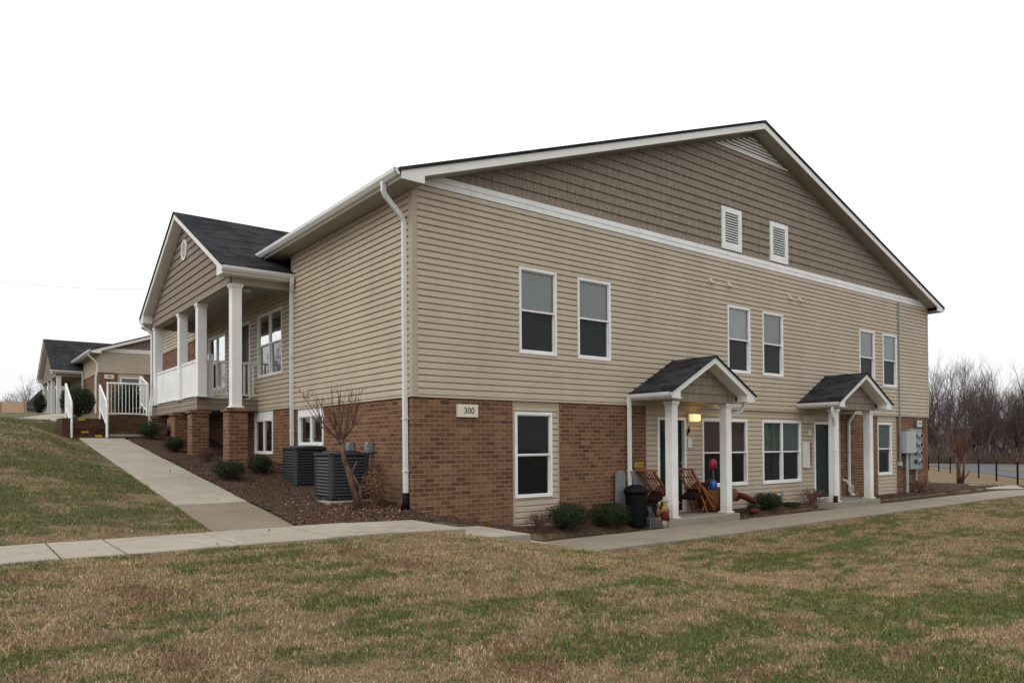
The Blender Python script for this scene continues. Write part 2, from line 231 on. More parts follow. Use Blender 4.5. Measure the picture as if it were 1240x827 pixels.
# ------------------------------------------------------------------ builder
class MB:
    def __init__(s): s.v = []; s.f = []
    def face(s, pts): k = len(s.v); s.v += [tuple(p) for p in pts]; s.f.append(tuple(range(k, k+len(pts)))); return s
    def box(s, x0, x1, y0, y1, z0, z1, M4=None):
        P = [Vector((x, y, z)) for z in (z0, z1) for y in (y0, y1) for x in (x0, x1)]
        if M4: P = [M4 @ p for p in P]
        k = len(s.v); s.v += [tuple(p) for p in P]
        s.f += [tuple(k+i for i in q) for q in ((0, 2, 3, 1), (4, 5, 7, 6), (0, 1, 5, 4), (2, 6, 7, 3), (0, 4, 6, 2), (1, 3, 7, 5))]; return s
    def prism(s, pts, d):          # pts: planar 3d polygon, d: extrusion vector
        n = len(pts); k = len(s.v); d = Vector(d); s.v += [tuple(p) for p in pts] + [tuple(Vector(p)+d) for p in pts]
        s.f += [tuple(range(k+n-1, k-1, -1)), tuple(range(k+n, k+2*n))] + [(k+i, k+(i+1) % n, k+n+(i+1) % n, k+n+i) for i in range(n)]; return s
    def tube(s, P, rad, n=8, flat=None, cap=True, up=(0, 0, 1)):   # flat=(a,b): rectangular section
        P = [Vector(p) for p in P]; rs = rad if isinstance(rad, (list, tuple)) else [rad]*len(P); k = len(s.v)
        pu = None
        for i, p in enumerate(P):
            d = (P[min(i+1, len(P)-1)]-P[max(i-1, 0)]).normalized()
            if pu is None:
                a = Vector(up) if abs(d.dot(Vector(up))) < .95 else Vector((0, 1, 0)); pu = (a - d*a.dot(d)).normalized()
            else: pu = (pu - d*pu.dot(d)).normalized()
            q = d.cross(pu)
            if flat:
                a, b = flat; c = [(-a, -b), (a, -b), (a, b), (-a, b)]; s.v += [tuple(p+pu*x+q*y) for x, y in c]; n = 4
            else: s.v += [tuple(p+(pu*math.cos(2*math.pi*j/n)+q*math.sin(2*math.pi*j/n))*rs[i]) for j in range(n)]
        for i in range(len(P)-1):
            for j in range(n): s.f.append((k+i*n+j, k+i*n+(j+1) % n, k+(i+1)*n+(j+1) % n, k+(i+1)*n+j))
        if cap: s.f += [tuple(k+j for j in range(n))[::-1], tuple(k+(len(P)-1)*n+j for j in range(n))]
        return s
    def lathe(s, c, prof, n=20):   # prof [(r,z)]
        k = len(s.v)
        for r, z in prof: s.v += [(c[0]+r*math.cos(2*math.pi*j/n), c[1]+r*math.sin(2*math.pi*j/n), c[2]+z) for j in range(n)]
        for i in range(len(prof)-1):
            for j in range(n): s.f.append((k+i*n+j, k+i*n+(j+1) % n, k+(i+1)*n+(j+1) % n, k+(i+1)*n+j))
        s.f += [tuple(k+j for j in range(n))[::-1], tuple(k+(len(prof)-1)*n+j for j in range(n))]; return s
    def ell(s, c, r, n=16):
        return s.lathe_s(c, r, n)
    def lathe_s(s, c, r, n):
        k = len(s.v); m_ = n//2
        for i in range(m_+1):
            a = math.pi*i/m_
            s.v += [(c[0]+r[0]*max(math.sin(a), .01)*math.cos(2*math.pi*j/n), c[1]+r[1]*max(math.sin(a), .01)*math.sin(2*math.pi*j/n), c[2]-r[2]*math.cos(a)) for j in range(n)]
        for i in range(m_):
            for j in range(n): s.f.append((k+i*n+j, k+i*n+(j+1) % n, k+(i+1)*n+(j+1) % n, k+(i+1)*n+j))
        return s
    def build(s, name, mat, parent=None, smooth=False, bevel=0, label=None):
        me = bpy.data.meshes.new(name); me.from_pydata(s.v, [], s.f); me.update(); me.materials.append(mat if not isinstance(mat, str) else M[mat])
        o = bpy.data.objects.new(name, me); C.objects.link(o)
        if smooth: me.polygons.foreach_set('use_smooth', [True]*len(me.polygons))
        if bevel: b = o.modifiers.new('b', 'BEVEL'); b.width = bevel; b.segments = 2; b.limit_method = 'ANGLE'
        if parent: o.parent = parent; o.location = -ORG.get(parent.name, Vector())
        ORG[o.name] = Vector()
        if label: o['label'] = label
        return o
ORG = {}
def tag(o, label, cat, group=None, kind=None):
    if label: o['label'] = label
    if cat: o['category'] = cat
    if group: o['group'] = group
    if kind: o['kind'] = kind
    return o
def thing(name, loc, label, cat, group=None):
    o = bpy.data.objects.new(name, None); C.objects.link(o); o.location = loc; o.empty_display_size = .2
    ORG[o.name] = Vector(loc); return tag(o, label, cat, group)
def copy_tree(o, loc=None, rz=None, sc=None, label=None, parent=None):
    c = o.copy(); C.objects.link(c)
    if parent: c.parent = parent
    else:
        if loc is not None: c.location = loc; ORG[c.name] = Vector(loc)
        if rz is not None: c.rotation_euler = (0, 0, rz)
        if sc is not None: c.scale = sc if not isinstance(sc, (int, float)) else (sc,)*3
        if label: c['label'] = label
    for ch in [x for x in C.objects if x.parent == o]: copy_tree(ch, parent=c)
    return c
def struct(o): o['kind'] = 'structure'; return o
def npmesh(name, V, F, mat, parent=None):          # F (n,k) array
    me = bpy.data.meshes.new(name); n, k = F.shape
    me.vertices.add(len(V)); me.vertices.foreach_set('co', np.ascontiguousarray(V, dtype=np.float32).ravel())
    me.loops.add(n*k); me.loops.foreach_set('vertex_index', F.astype(np.int32).ravel())
    me.polygons.add(n); me.polygons.foreach_set('loop_start', np.arange(0, n*k, k, dtype=np.int32)); me.polygons.foreach_set('loop_total', np.full(n, k, np.int32))
    me.update(calc_edges=True); me.materials.append(M[mat] if isinstance(mat, str) else mat)
    o = bpy.data.objects.new(name, me); C.objects.link(o)
    if parent: o.parent = parent; o.location = -ORG.get(parent.name, Vector())
    ORG[o.name] = Vector(); return o
# ------------------------------------------------------------------ terrain
def smv(a, b, x):
    t = np.clip((x-a)/(b-a), 0, 1); return t*t*(3-2*t)
def itv(x, tab): return np.interp(x, [a for a, _ in tab], [b for _, b in tab])
WALK = [(-60, -2.0), (-6, -2.03), (-.8, -2.10), (-.25, -2.20), (.5, -2.34), (1.0, -2.42), (2.3, -2.66), (22, -2.62), (30, -2.62)]
WALL = [(-1, -2.08), (0, -2.02), (1, -1.87), (3.6, -1.74), (5.0, -1.38), (8, -1.2), (13, -.62), (13.6, -.1), (20, .1), (33, .9), (60, 1.2)]
FRONT = [(0, -2.03), (2.1, -2.43), (4, -2.56), (22, -2.5)]
def gz(x, y):
    x = np.asarray(x, float); y = np.asarray(y, float)
    w_ = itv(x, WALK)
    near = itv(x, [(-12, -2.45), (-6, -2.5), (4, -2.7), (20, -2.75)])
    zs = w_ + (near-w_)*smv(0, 9, -2.05-y)
    ramp_ = np.where(y > 13, itv(y, [(13, -.64), (14.2, -.66), (14.4, -.1), (20, .1), (33, .9), (60, 1.2)]), -2.07+.109*np.clip(y+.2, 0, 13.3))
    left = itv(y, [(-.5, -2.04), (3, -1.55), (7, -.95), (11, -.36), (14, -.02), (20, .1), (33, .9), (60, 1.2)])
    wall = itv(y, WALL)
    zn = np.where(x < -3.35, ramp_+(left-ramp_)*smv(-3.35, -5.2, x), np.where(x < -2.2, ramp_, np.where(x < 0, ramp_+(wall-ramp_)*smv(-2.2, -.3, x),
         np.where(x < 20, np.where(y < .5, itv(x, FRONT), np.where(y > 19.5, wall, -2.45)), np.where(y > 25, 0.2-.04*(x-20), -2.5)))))
    t = np.where(x < 0, smv(-.5, 0, y), smv(-1.0, -.2, y))
    z = np.where(y < -2.05, zs, np.where(y < -.5, w_, w_+(zn-w_)*t))
    z = np.where((x > 22), z-.70*smv(22, 40, x), z)
    far = np.hypot(x-5, y)
    z = np.where(x > 55, np.minimum(z, z-(x-55)*.012), z)
    return z
def gz1(x, y): return float(gz(x, y))
def grid(name, xs, ys, mat, dz=0, bumpy=0):
    X, Y = np.meshgrid(xs, ys); Z = gz(X, Y)+dz
    if bumpy: Z = Z + bumpy*(np.sin(X*2.1+np.sin(Y*1.7)*1.3)*np.sin(Y*2.6+X*.7)*.6 + np.sin(X*5.3+Y*1.9)*np.sin(Y*4.7-X*2.2)*.4)
    V = np.stack([X, Y, Z], -1).reshape(-1, 3); nx = len(xs); ny = len(ys)
    i = np.arange(nx-1)[None, :]+np.arange(ny-1)[:, None]*nx; i = i.ravel()
    o = npmesh(name, V, np.stack([i, i+1, i+1+nx, i+nx], -1), mat); o.data.polygons.foreach_set('use_smooth', [True]*len(o.data.polygons)); return struct(o)
def axis(parts): return np.unique(np.concatenate([np.arange(a, b, s) for a, b, s in parts]))
gx = axis([(-600, -60, 60), (-60, -14, 4), (-14, -3.6, .4), (-3.6, 3, .15), (3, 30, .5), (30, 60, 3), (60, 700, 40)])
gy = axis([(-400, -40, 40), (-40, -14, 4), (-14, -2.6, .4), (-2.6, .2, .1), (.2, 16, .4), (16, 60, 2), (60, 200, 14), (200, 900, 70)])
ground = grid('ground', gx, gy, 'ground', -.012, .008)
def ruled(name, u, lo, hi, mat, dz, nv=10, bumpy=.0, along='x', jag=0.0):
    """patch between curves lo(u), hi(u) following the terrain"""
    u = np.asarray(u); a = np.array([lo(t) for t in u]); b = np.array([hi(t) for t in u])
    if jag: a = a+rng.normal(0, jag, len(u)); b = b+rng.normal(0, jag, len(u))*.3
    T = np.linspace(0, 1, nv)[:, None]; W = a+(b-a)*T; U = np.broadcast_to(u, W.shape)
    X, Y = (U, W) if along == 'x' else (W, U); edge = np.minimum(np.minimum(T, 1-T)*nv/2, 1)
    Z = gz(X, Y)+dz+rng.normal(0, 1, X.shape)*bumpy*edge
    V = np.stack([X, Y, Z], -1).reshape(-1, 3); nx = len(u); i = (np.arange(nx-1)[None, :]+np.arange(nv-1)[:, None]*nx).ravel()
    o = npmesh(name, V, np.stack([i, i+1, i+1+nx, i+nx], -1), mat); o.data.polygons.foreach_set('use_smooth', [True]*len(o.data.polygons)); return struct(o)
ruled('mulch_bed', np.arange(-.55, 22.6, .06), lambda x: -.95-(.45 if x < 2.2 else 0)*0 + .02*math.sin(x*3), lambda x: .06, 'mulch', .02, 18, .008, 'x', .018)
ruled('mulch_bed', np.arange(-.5, 13.25, .06), lambda y: -2.16 + .05*math.sin(y*2), lambda y: .3 if y > 5.6 else .04, 'mulch', .02, 30, .01, 'y', .02)
ruled('mulch_bed', np.arange(20.0, 22.4, .06), lambda x: -.95, lambda x: 1.2+.9*math.sin((x-20)*.9), 'mulch', .03, 16, .01, 'x', .02)
ruled('mulch_bed', np.arange(22.2, 28.5, .08), lambda x: -.9-.1*(x-22), lambda x: 2.8-.35*abs(x-25.5), 'mulch', .03, 20, .012, 'x', .03)
def slabs(name, xs, y0, y1, zf, mat, gap=.022, th=.14, along='x', jit=.006):
    mb = MB()
    for a, b in zip(xs[:-1], xs[1:]):
        a2, b2 = a+gap/2, b-gap/2; j = random.uniform(-jit, jit); c = .012
        q = []
        for (s1, s2, dz) in ((0, 0, -th), (0, 0, -c), (c, c, 0)):
            for t_, w_ in ((a2+s1, y0+s2), (b2-s1, y0+s2), (b2-s1, y1-s2), (a2+s1, y1-s2)):
                z = zf(t_)+dz+j; q.append((t_, w_, z) if along == 'x' else (w_, t_, z))
        k = len(mb.v); mb.v += q
        for l_ in (0, 4):
            for i in range(4): mb.f.append((k+l_+i, k+l_+(i+1) % 4, k+l_+4+(i+1) % 4, k+l_+4+i))
        mb.f.append((k+8, k+9, k+10, k+11))
    return struct(mb.build(name, mat))
wz = lambda x: float(itv(x, [(-60, -1.99), (-6, -2.02), (-1, -2.06), (0, -2.10)]))
xs = sorted([-.27, -1.45, -2.35, -3.55, -4.76, -5.37]+[-6.6-1.22*k for k in range(24)])
slabs('sidewalk', xs, -2.0, -.45, wz, 'conc')
slabs('sidewalk', [-.25, 1.0], -1.96, -.5, lambda x: -2.245-.03*(x+.25), 'conc', th=.3)
slabs('step', [1.0, 1.35], -1.96, -.5, lambda x: -2.45, 'conc', th=.3)
slabs('sidewalk', [1.35]+[2.2+1.5*k for k in range(15)], -2.32, -.98, lambda x: -2.60, 'conc2')
o = MB().box(-.283, -.268, -1.95, -.5, -2.108, -2.103).build('step_paint', 'yellow'); struct(o)
o = MB().box(.975, .996, -1.3, -.5, -2.284, -2.279).build('step_paint', 'yellow'); struct(o)
# right hand walk bends outward past the building
mbw = MB(); pts = [(23.2, -.98, -2.32), (25, -1.15, -2.6), (28, -1.7, -3.2), (33, -3.0, -4.6), (42, -5.5, -7.6), (60, -11, -14)]
pz = lambda x, y: gz1(x, y)+.03
for (a, b) in zip(pts[:-1], pts[1:]):
    mbw.face([(a[0], a[2], pz(a[0], a[2])), (b[0], b[2], pz(b[0], b[2])), (b[0], b[1], pz(b[0], b[1])), (a[0], a[1], pz(a[0], a[1]))])
struct(mbw.build('path', 'conc2'))
mbw = MB()
for a, b in zip(np.arange(20.3, 40, 1.5), np.arange(21.8, 41.5, 1.5)):
    f = lambda x: 2.9-.02*(x-20)+.22*max(0, x-22)
    if a < 25: mbw.face([(a, f(a), pz(a, f(a))), (b, f(b), pz(b, f(b))), (b, f(b)+1.4, pz(b, f(b)+1.4)), (a, f(a)+1.4, pz(a, f(a)+1.4))])
struct(mbw.build('path', 'conc'))
mbw = MB(); P_ = [(24.2, .4), (26.8, -.4), (25.2, -1.25), (23.4, -.6)]
struct(MB().face([(x, y, gz1(x, y)+.06) for x, y in P_]).build('path', 'conc'))
# ramp walk up the left side of the building
rz_ = lambda y: -2.055+.1085*(y+.2)
mb = MB()
ys_ = [1.9, 4.9, 7.7, 10.5, 13.1]
slabs('ramp_walk', [-.45, 1.9], -3.36, -2.2, lambda y: rz_(y), 'conc3', along='y')
slabs('ramp_walk', ys_, -3.36, -2.2, lambda y: rz_(y), 'conc', along='y')
# upper path beyond the steps
mbw = MB()
PP = [(-3.6, 14.1, -2.4, 14.1), (-3.7, 17, -2.5, 17), (-4.6, 20, -3.2, 20.6)]
for a, b in zip(PP[:-1], PP[1:]):
    mbw.face([(a[0], a[1], pz(a[0], a[1])), (b[0], b[1], pz(b[0], b[1])), (b[2], b[3], pz(b[2], b[3])), (a[2], a[3], pz(a[2], a[3]))])
mbw.face([(-3.2, 20.6, pz(-3.2, 20.6)), (-1.0, 29, pz(-1, 29)), (-2.4, 29.4, pz(-2.4, 29.4)), (-4.6, 20, pz(-4.6, 20))])
struct(mbw.build('path', 'conc'))
# road and far verge
mbr = MB()
A0, A1 = (35.0, -1.2), (67.8, 18.2)
for i in range(30):
    def pr(t, off):
        x = A0[0]+(A1[0]-A0[0])*t; y = A0[1]+(A1[1]-A0[1])*t; L_ = math.hypot(A1[0]-A0[0], A1[1]-A0[1]); nx, ny = (A1[1]-A0[1])/L_, -(A1[0]-A0[0])/L_
        return (x+nx*off, y+ny*off)
    a, b = i/30*7-2.5, (i+1)/30*7-2.5
    q = [pr(a, 0), pr(a, 36), pr(b, 36), pr(b, 0)]
    mbr.face([(x, y, gz1(x, y)+.02) for x, y in q])
struct(mbr.build('road', 'road'))
mbr = MB()
for off in (12, 26):
    for i in range(30):
        a, b = i/30*7-2.5, (i+1)/30*7-2.5; q = [pr(a, off), pr(a, off+.2), pr(b, off+.2), pr(b, off)]
        mbr.face([(x, y, gz1(x, y)+.06) for x, y in q])
struct(mbr.build('road_marking', 'white'))
# ------------------------------------------------------------------ wall builders
class Fr:   # frame on a vertical wall plane: s along u, w outwards, z up
    def __init__(s, o, u, n): s.o = Vector(o); s.u = Vector(u); s.n = Vector(n)
    def P(s, a, w_, z): return s.o+s.u*a+s.n*w_+Vector((0, 0, z))
    def box(s, mb, a0, a1, w0, w1, z0, z1):
        k = len(mb.v); mb.v += [tuple(s.P(a, w_, z)) for z in (z0, z1) for w_ in (w0, w1) for a in (a0, a1)]
        mb.f += [tuple(k+i for i in q) for q in ((0, 2, 3, 1), (4, 5, 7, 6), (0, 1, 5, 4), (2, 6, 7, 3), (0, 4, 6, 2), (1, 3, 7, 5))]
    def quad(s, mb, a0, a1, w_, z0, z1): mb.face([s.P(a0, w_, z0), s.P(a1, w_, z0), s.P(a1, w_, z1), s.P(a0, w_, z1)])
def lap(mb, F, z0, z1, smin, smax, ops=(), h=.1143, d=.029, mid=.68, dtop=.0, base=0, zref=0.0):
    if not callable(smin): v0 = smin; smin = lambda z: v0
    if not callable(smax): v1 = smax; smax = lambda z: v1
    def spans(z, za, zb):
        cuts = sorted([(o[0], o[1]) for o in ops if o[2] < z < o[3]]); res = []; cur = None
        a = None; lo = None
        segs = []; start = ('min',)
        prev = None; cur = -1e9
        out_ = []; left = None
        for c0, c1 in cuts: out_.append((left, c0)); left = c1
        out_.append((left, None)); return out_
    k0 = math.floor((z0-zref)/h+1e-6); z = zref+k0*h
    while z < z1-1e-6:
        br = [z, z+mid*h, z+(mid+1)/2*h if mid > .5 else z+h, z+h]+[q for o in ops for q in (o[2], o[3])]; br = sorted(set(round(min(max(q, max(z, z0)), min(z+h, z1)), 6) for q in br))
        off = (lambda q: base+float(np.interp((q-z)/h, [0, mid, (mid+1)/2, 1], [d, d, dtop, dtop]))) if mid > .5 else (lambda q: base+(d if q <= z+mid*h+1e-6 else d+(dtop-d)*(q-z-mid*h)/(h*(1-mid))))
        for a, b in zip(br[:-1], br[1:]):
            if b-a < 1e-5: continue
            for l_, r2 in spans((a+b)/2, a, b):
                A0 = l_ if l_ is not None else smin(a); A1 = l_ if l_ is not None else smin(b); B0 = r2 if r2 is not None else smax(a); B1 = r2 if r2 is not None else smax(b)
                if B0 <= A0 and B1 <= A1: continue
                B1 = max(B1, A1)
                mb.face([F.P(A0, off(a), a), F.P(B0, off(a), a), F.P(B1, off(b), b), F.P(A1, off(b), b)])
        if z >= z0-1e-6:
            for l_, r2 in spans(z+1e-4, z, z):
                A = l_ if l_ is not None else smin(z); B = r2 if r2 is not None else smax(z)
                if B > A: mb.face([F.P(A, base+dtop, z), F.P(B, base+dtop, z), F.P(B, base+d, z), F.P(A, base+d, z)])
        z += h
def flat(mb, F, s0, s1, z0, z1, w_=0, ops=()):
    ops = [o for o in ops if o[1] > s0 and o[0] < s1 and o[3] > z0 and o[2] < z1]
    S_ = sorted(set([s0, s1]+[min(max(q, s0), s1) for o in ops for q in o[:2]])); Z_ = sorted(set([z0, z1]+[min(max(q, z0), z1) for o in ops for q in o[2:]]))
    for a, b in zip(S_[:-1], S_[1:]):
        for c, e in zip(Z_[:-1], Z_[1:]):
            if any(o[0] < (a+b)/2 < o[1] and o[2] < (c+e)/2 < o[3] for o in ops): continue
            F.quad(mb, a, b, w_, c, e)
def window(F, s0, s1, z0, z1, parent, cols=1, up='blind', lo='dark_backing', w0=0, label=None, slider=False, header=0):
    fr = MB(); c = .05; zt = z1-header
    for a, b, e, g in ((s0, s0+c, z0, z1), (s1-c, s1, z0, z1), (s0+c, s1-c, z0, z0+c), (s0+c, s1-c, zt-c, zt)): F.box(fr, a, b, w0-.09, w0+.032, e, g)
    if header: F.box(fr, s0+c, s1-c, w0-.02, w0+.02, zt, z1)
    # outer lip
    F.box(fr, s0-.008, s0, w0, w0+.022, z0-.008, z1+.008); F.box(fr, s1, s1+.008, w0, w0+.022, z0-.008, z1+.008); F.box(fr, s0, s1, w0, w0+.022, z1, z1+.008); F.box(fr, s0-.0, s1, w0, w0+.04, z0-.012, z0)
    a0, a1 = s0+c, s1-c; b0, b1 = z0+c, zt-c; wid = (a1-a0)/cols; zm = (b0+b1)/2; sash = .03; panes = []
    for i in range(cols):
        p, q = a0+wid*i, a0+wid*(i+1)
        mw = .012 if slider else .03
        if i: F.box(fr, p-mw, p+mw, w0-.07, w0+.026, b0, b1); p += mw
        if i < cols-1: q -= mw
        sash = .018 if slider else .03
        if slider: 
            for e, g, ww in ((p, p+sash, 0), (q-sash, q, 0)): F.box(fr, e, g, w0-.03, w0+.008, b0, b1)
            F.box(fr, p+sash, q-sash, w0-.03, w0+.008, b0, b0+sash); F.box(fr, p+sash, q-sash, w0-.03, w0+.008, b1-sash, b1); panes.append((p+sash, q-sash, b0+sash, b1-sash, w0-.012, lo))
        else:
            F.box(fr, p, q, w0-.045, w0+.012, zm-.017, zm+.017)
            for (za, zb, wp, mt) in ((zm+.017, b1, w0-.008, up), (b0, zm-.017, w0-.035, lo)):
                for e, g in ((p, p+sash*.6), (q-sash*.6, q)): F.box(fr, e, g, wp-.015, wp+.012, za, zb)
                F.box(fr, p+sash*.6, q-sash*.6, wp-.015, wp+.012, zb-sash*.6 if mt == up else za, zb if mt == up else za+sash*.8)
                panes.append((p+sash*.6, q-sash*.6, za+(0 if mt == up else sash*.8), zb-(sash*.6 if mt == up else 0), wp, mt))
    wobj = fr.build('window', 'white', parent, bevel=.003, label=label)
    for a, b, e, g, wp, mt in panes:
        mb = MB(); F.quad(mb, a, b, wp, e, g); mb.build('pane', 'glass' if (mt.startswith('blind') or (F.n.x < -.5 and e > zm and not slider)) else 'glass2', wobj)
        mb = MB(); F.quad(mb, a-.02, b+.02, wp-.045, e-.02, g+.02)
        mb.build('blind' if mt.startswith('blind') else ('curtain' if mt.startswith('curt') else 'dark_backing'), mt, wobj)  # sheets in the dark room colour paint the unlit interior behind the glass
    return wobj
def door(F, s0, s1, z0, z1, parent, mat='door', w0=0, hs=1, label=None):
    fr = MB(); c = .07
    for a, b, e, g in ((s0, s0+c, z0, z1), (s1-c, s1, z0, z1), (s0+c, s1-c, z1-c, z1)): F.box(fr, a, b, w0-.12, w0+.03, e, g)
    F.box(fr, s0+c, s1-c, w0-.12, w0+.02, z0, z0+.03)
    f_o = fr.build('door_frame', 'white', parent, bevel=.003)
    d = MB(); F.box(d, s0+c+.004, s1-c-.004, w0-.09, w0-.05, z0+.035, z1-c-.004)
    for (x0_, x1_) in ((.17, .43), (.57, .83)):
        for (y0_, y1_) in ((.08, .36), (.44, .72), (.78, .93)):
            W_ = s1-s0-2*c; H_ = z1-z0-c; F.box(d, s0+c+W_*x0_, s0+c+W_*x1_, w0-.055, w0-.043, z0+H_*y0_, z0+H_*y1_)
    do = d.build('door', mat, parent, bevel=.004, label=label)
    sx_ = s1-c-.07 if hs > 0 else s0+c+.07
    for zz, r, nm in ((z0+.98, .028, 'handle'), (z0+1.12, .02, 'lock')): k = MB(); k.ell(F.P(sx_, w0-.02, zz), (r, r, r), 10); k.tube([F.P(sx_, w0-.05, zz), F.P(sx_, w0-.02, zz)], .012, 8); k.build(nm, 'brass', do, smooth=True)
    return do
def downspout(parent, pts, label=None, boot=False, ml=.042, mw=.03, up=(1, 0, 0)):
    # smooth the polyline a bit
    o = MB().tube(pts, 1, flat=(ml, mw), up=up).build('downspout', 'gutter', parent, bevel=.006, label=label)
    s_ = MB(); z = pts[-1][2]
    for q in (.35, .8, ):
        p = Vector(pts[-2]).lerp(Vector(pts[-1]), q); s_.box(p.x-ml-.004, p.x+ml+.004, p.y-ml-.004, p.y+ml+.004, p.z-.012, p.z+.012)
    s_.build('strap', 'gutter', o)
    if boot:
        p = Vector(pts[-1]); MB().tube([p+Vector((0, 0, .03)), p+Vector((0, 0, -.12)), p+Vector((-.03, -.0, -.3))], [.055, .06, .08], 10).build('boot', 'black', o, smooth=True)
    return o
def column(parent, x, y, z0, z1, hw=.1, label=None, base=True):
    mb = MB().box(x-hw, x+hw, y-hw, y+hw, z0+.03, z1-.03)
    if base: mb.box(x-hw-.035, x+hw+.035, y-hw-.035, y+hw+.035, z0, z0+.04)
    mb.box(x-hw-.03, x+hw+.03, y-hw-.03, y+hw+.03, z1-.05, z1); mb.box(x-hw-.015, x+hw+.015, y-hw-.015, y+hw+.015, z1-.09, z1-.05)
    return mb.build('column', 'white', parent, bevel=.006, label=label)
def text(s, F, a, z, size, w_, mat, parent, name='lettering', sx=1.0):
    cu = bpy.data.curves.new(name, 'FONT'); cu.body = s; cu.size = size; cu.extrude = .0015; cu.align_x = 'CENTER'; cu.align_y = 'CENTER'; cu.offset = .001
    o = bpy.data.objects.new(name, cu); C.objects.link(o); bpy.context.view_layer.update()
    dg = bpy.context.evaluated_depsgraph_get(); me = bpy.data.meshes.new_from_object(o.evaluated_get(dg)); bpy.data.objects.remove(o)
    for v in me.vertices: p = F.P(a+v.co.x*sx, w_+v.co.z, z+v.co.y); v.co = p
    me.materials.clear(); me.materials.append(M[mat]); o = bpy.data.objects.new(name, me); C.objects.link(o); o.parent = parent; return o
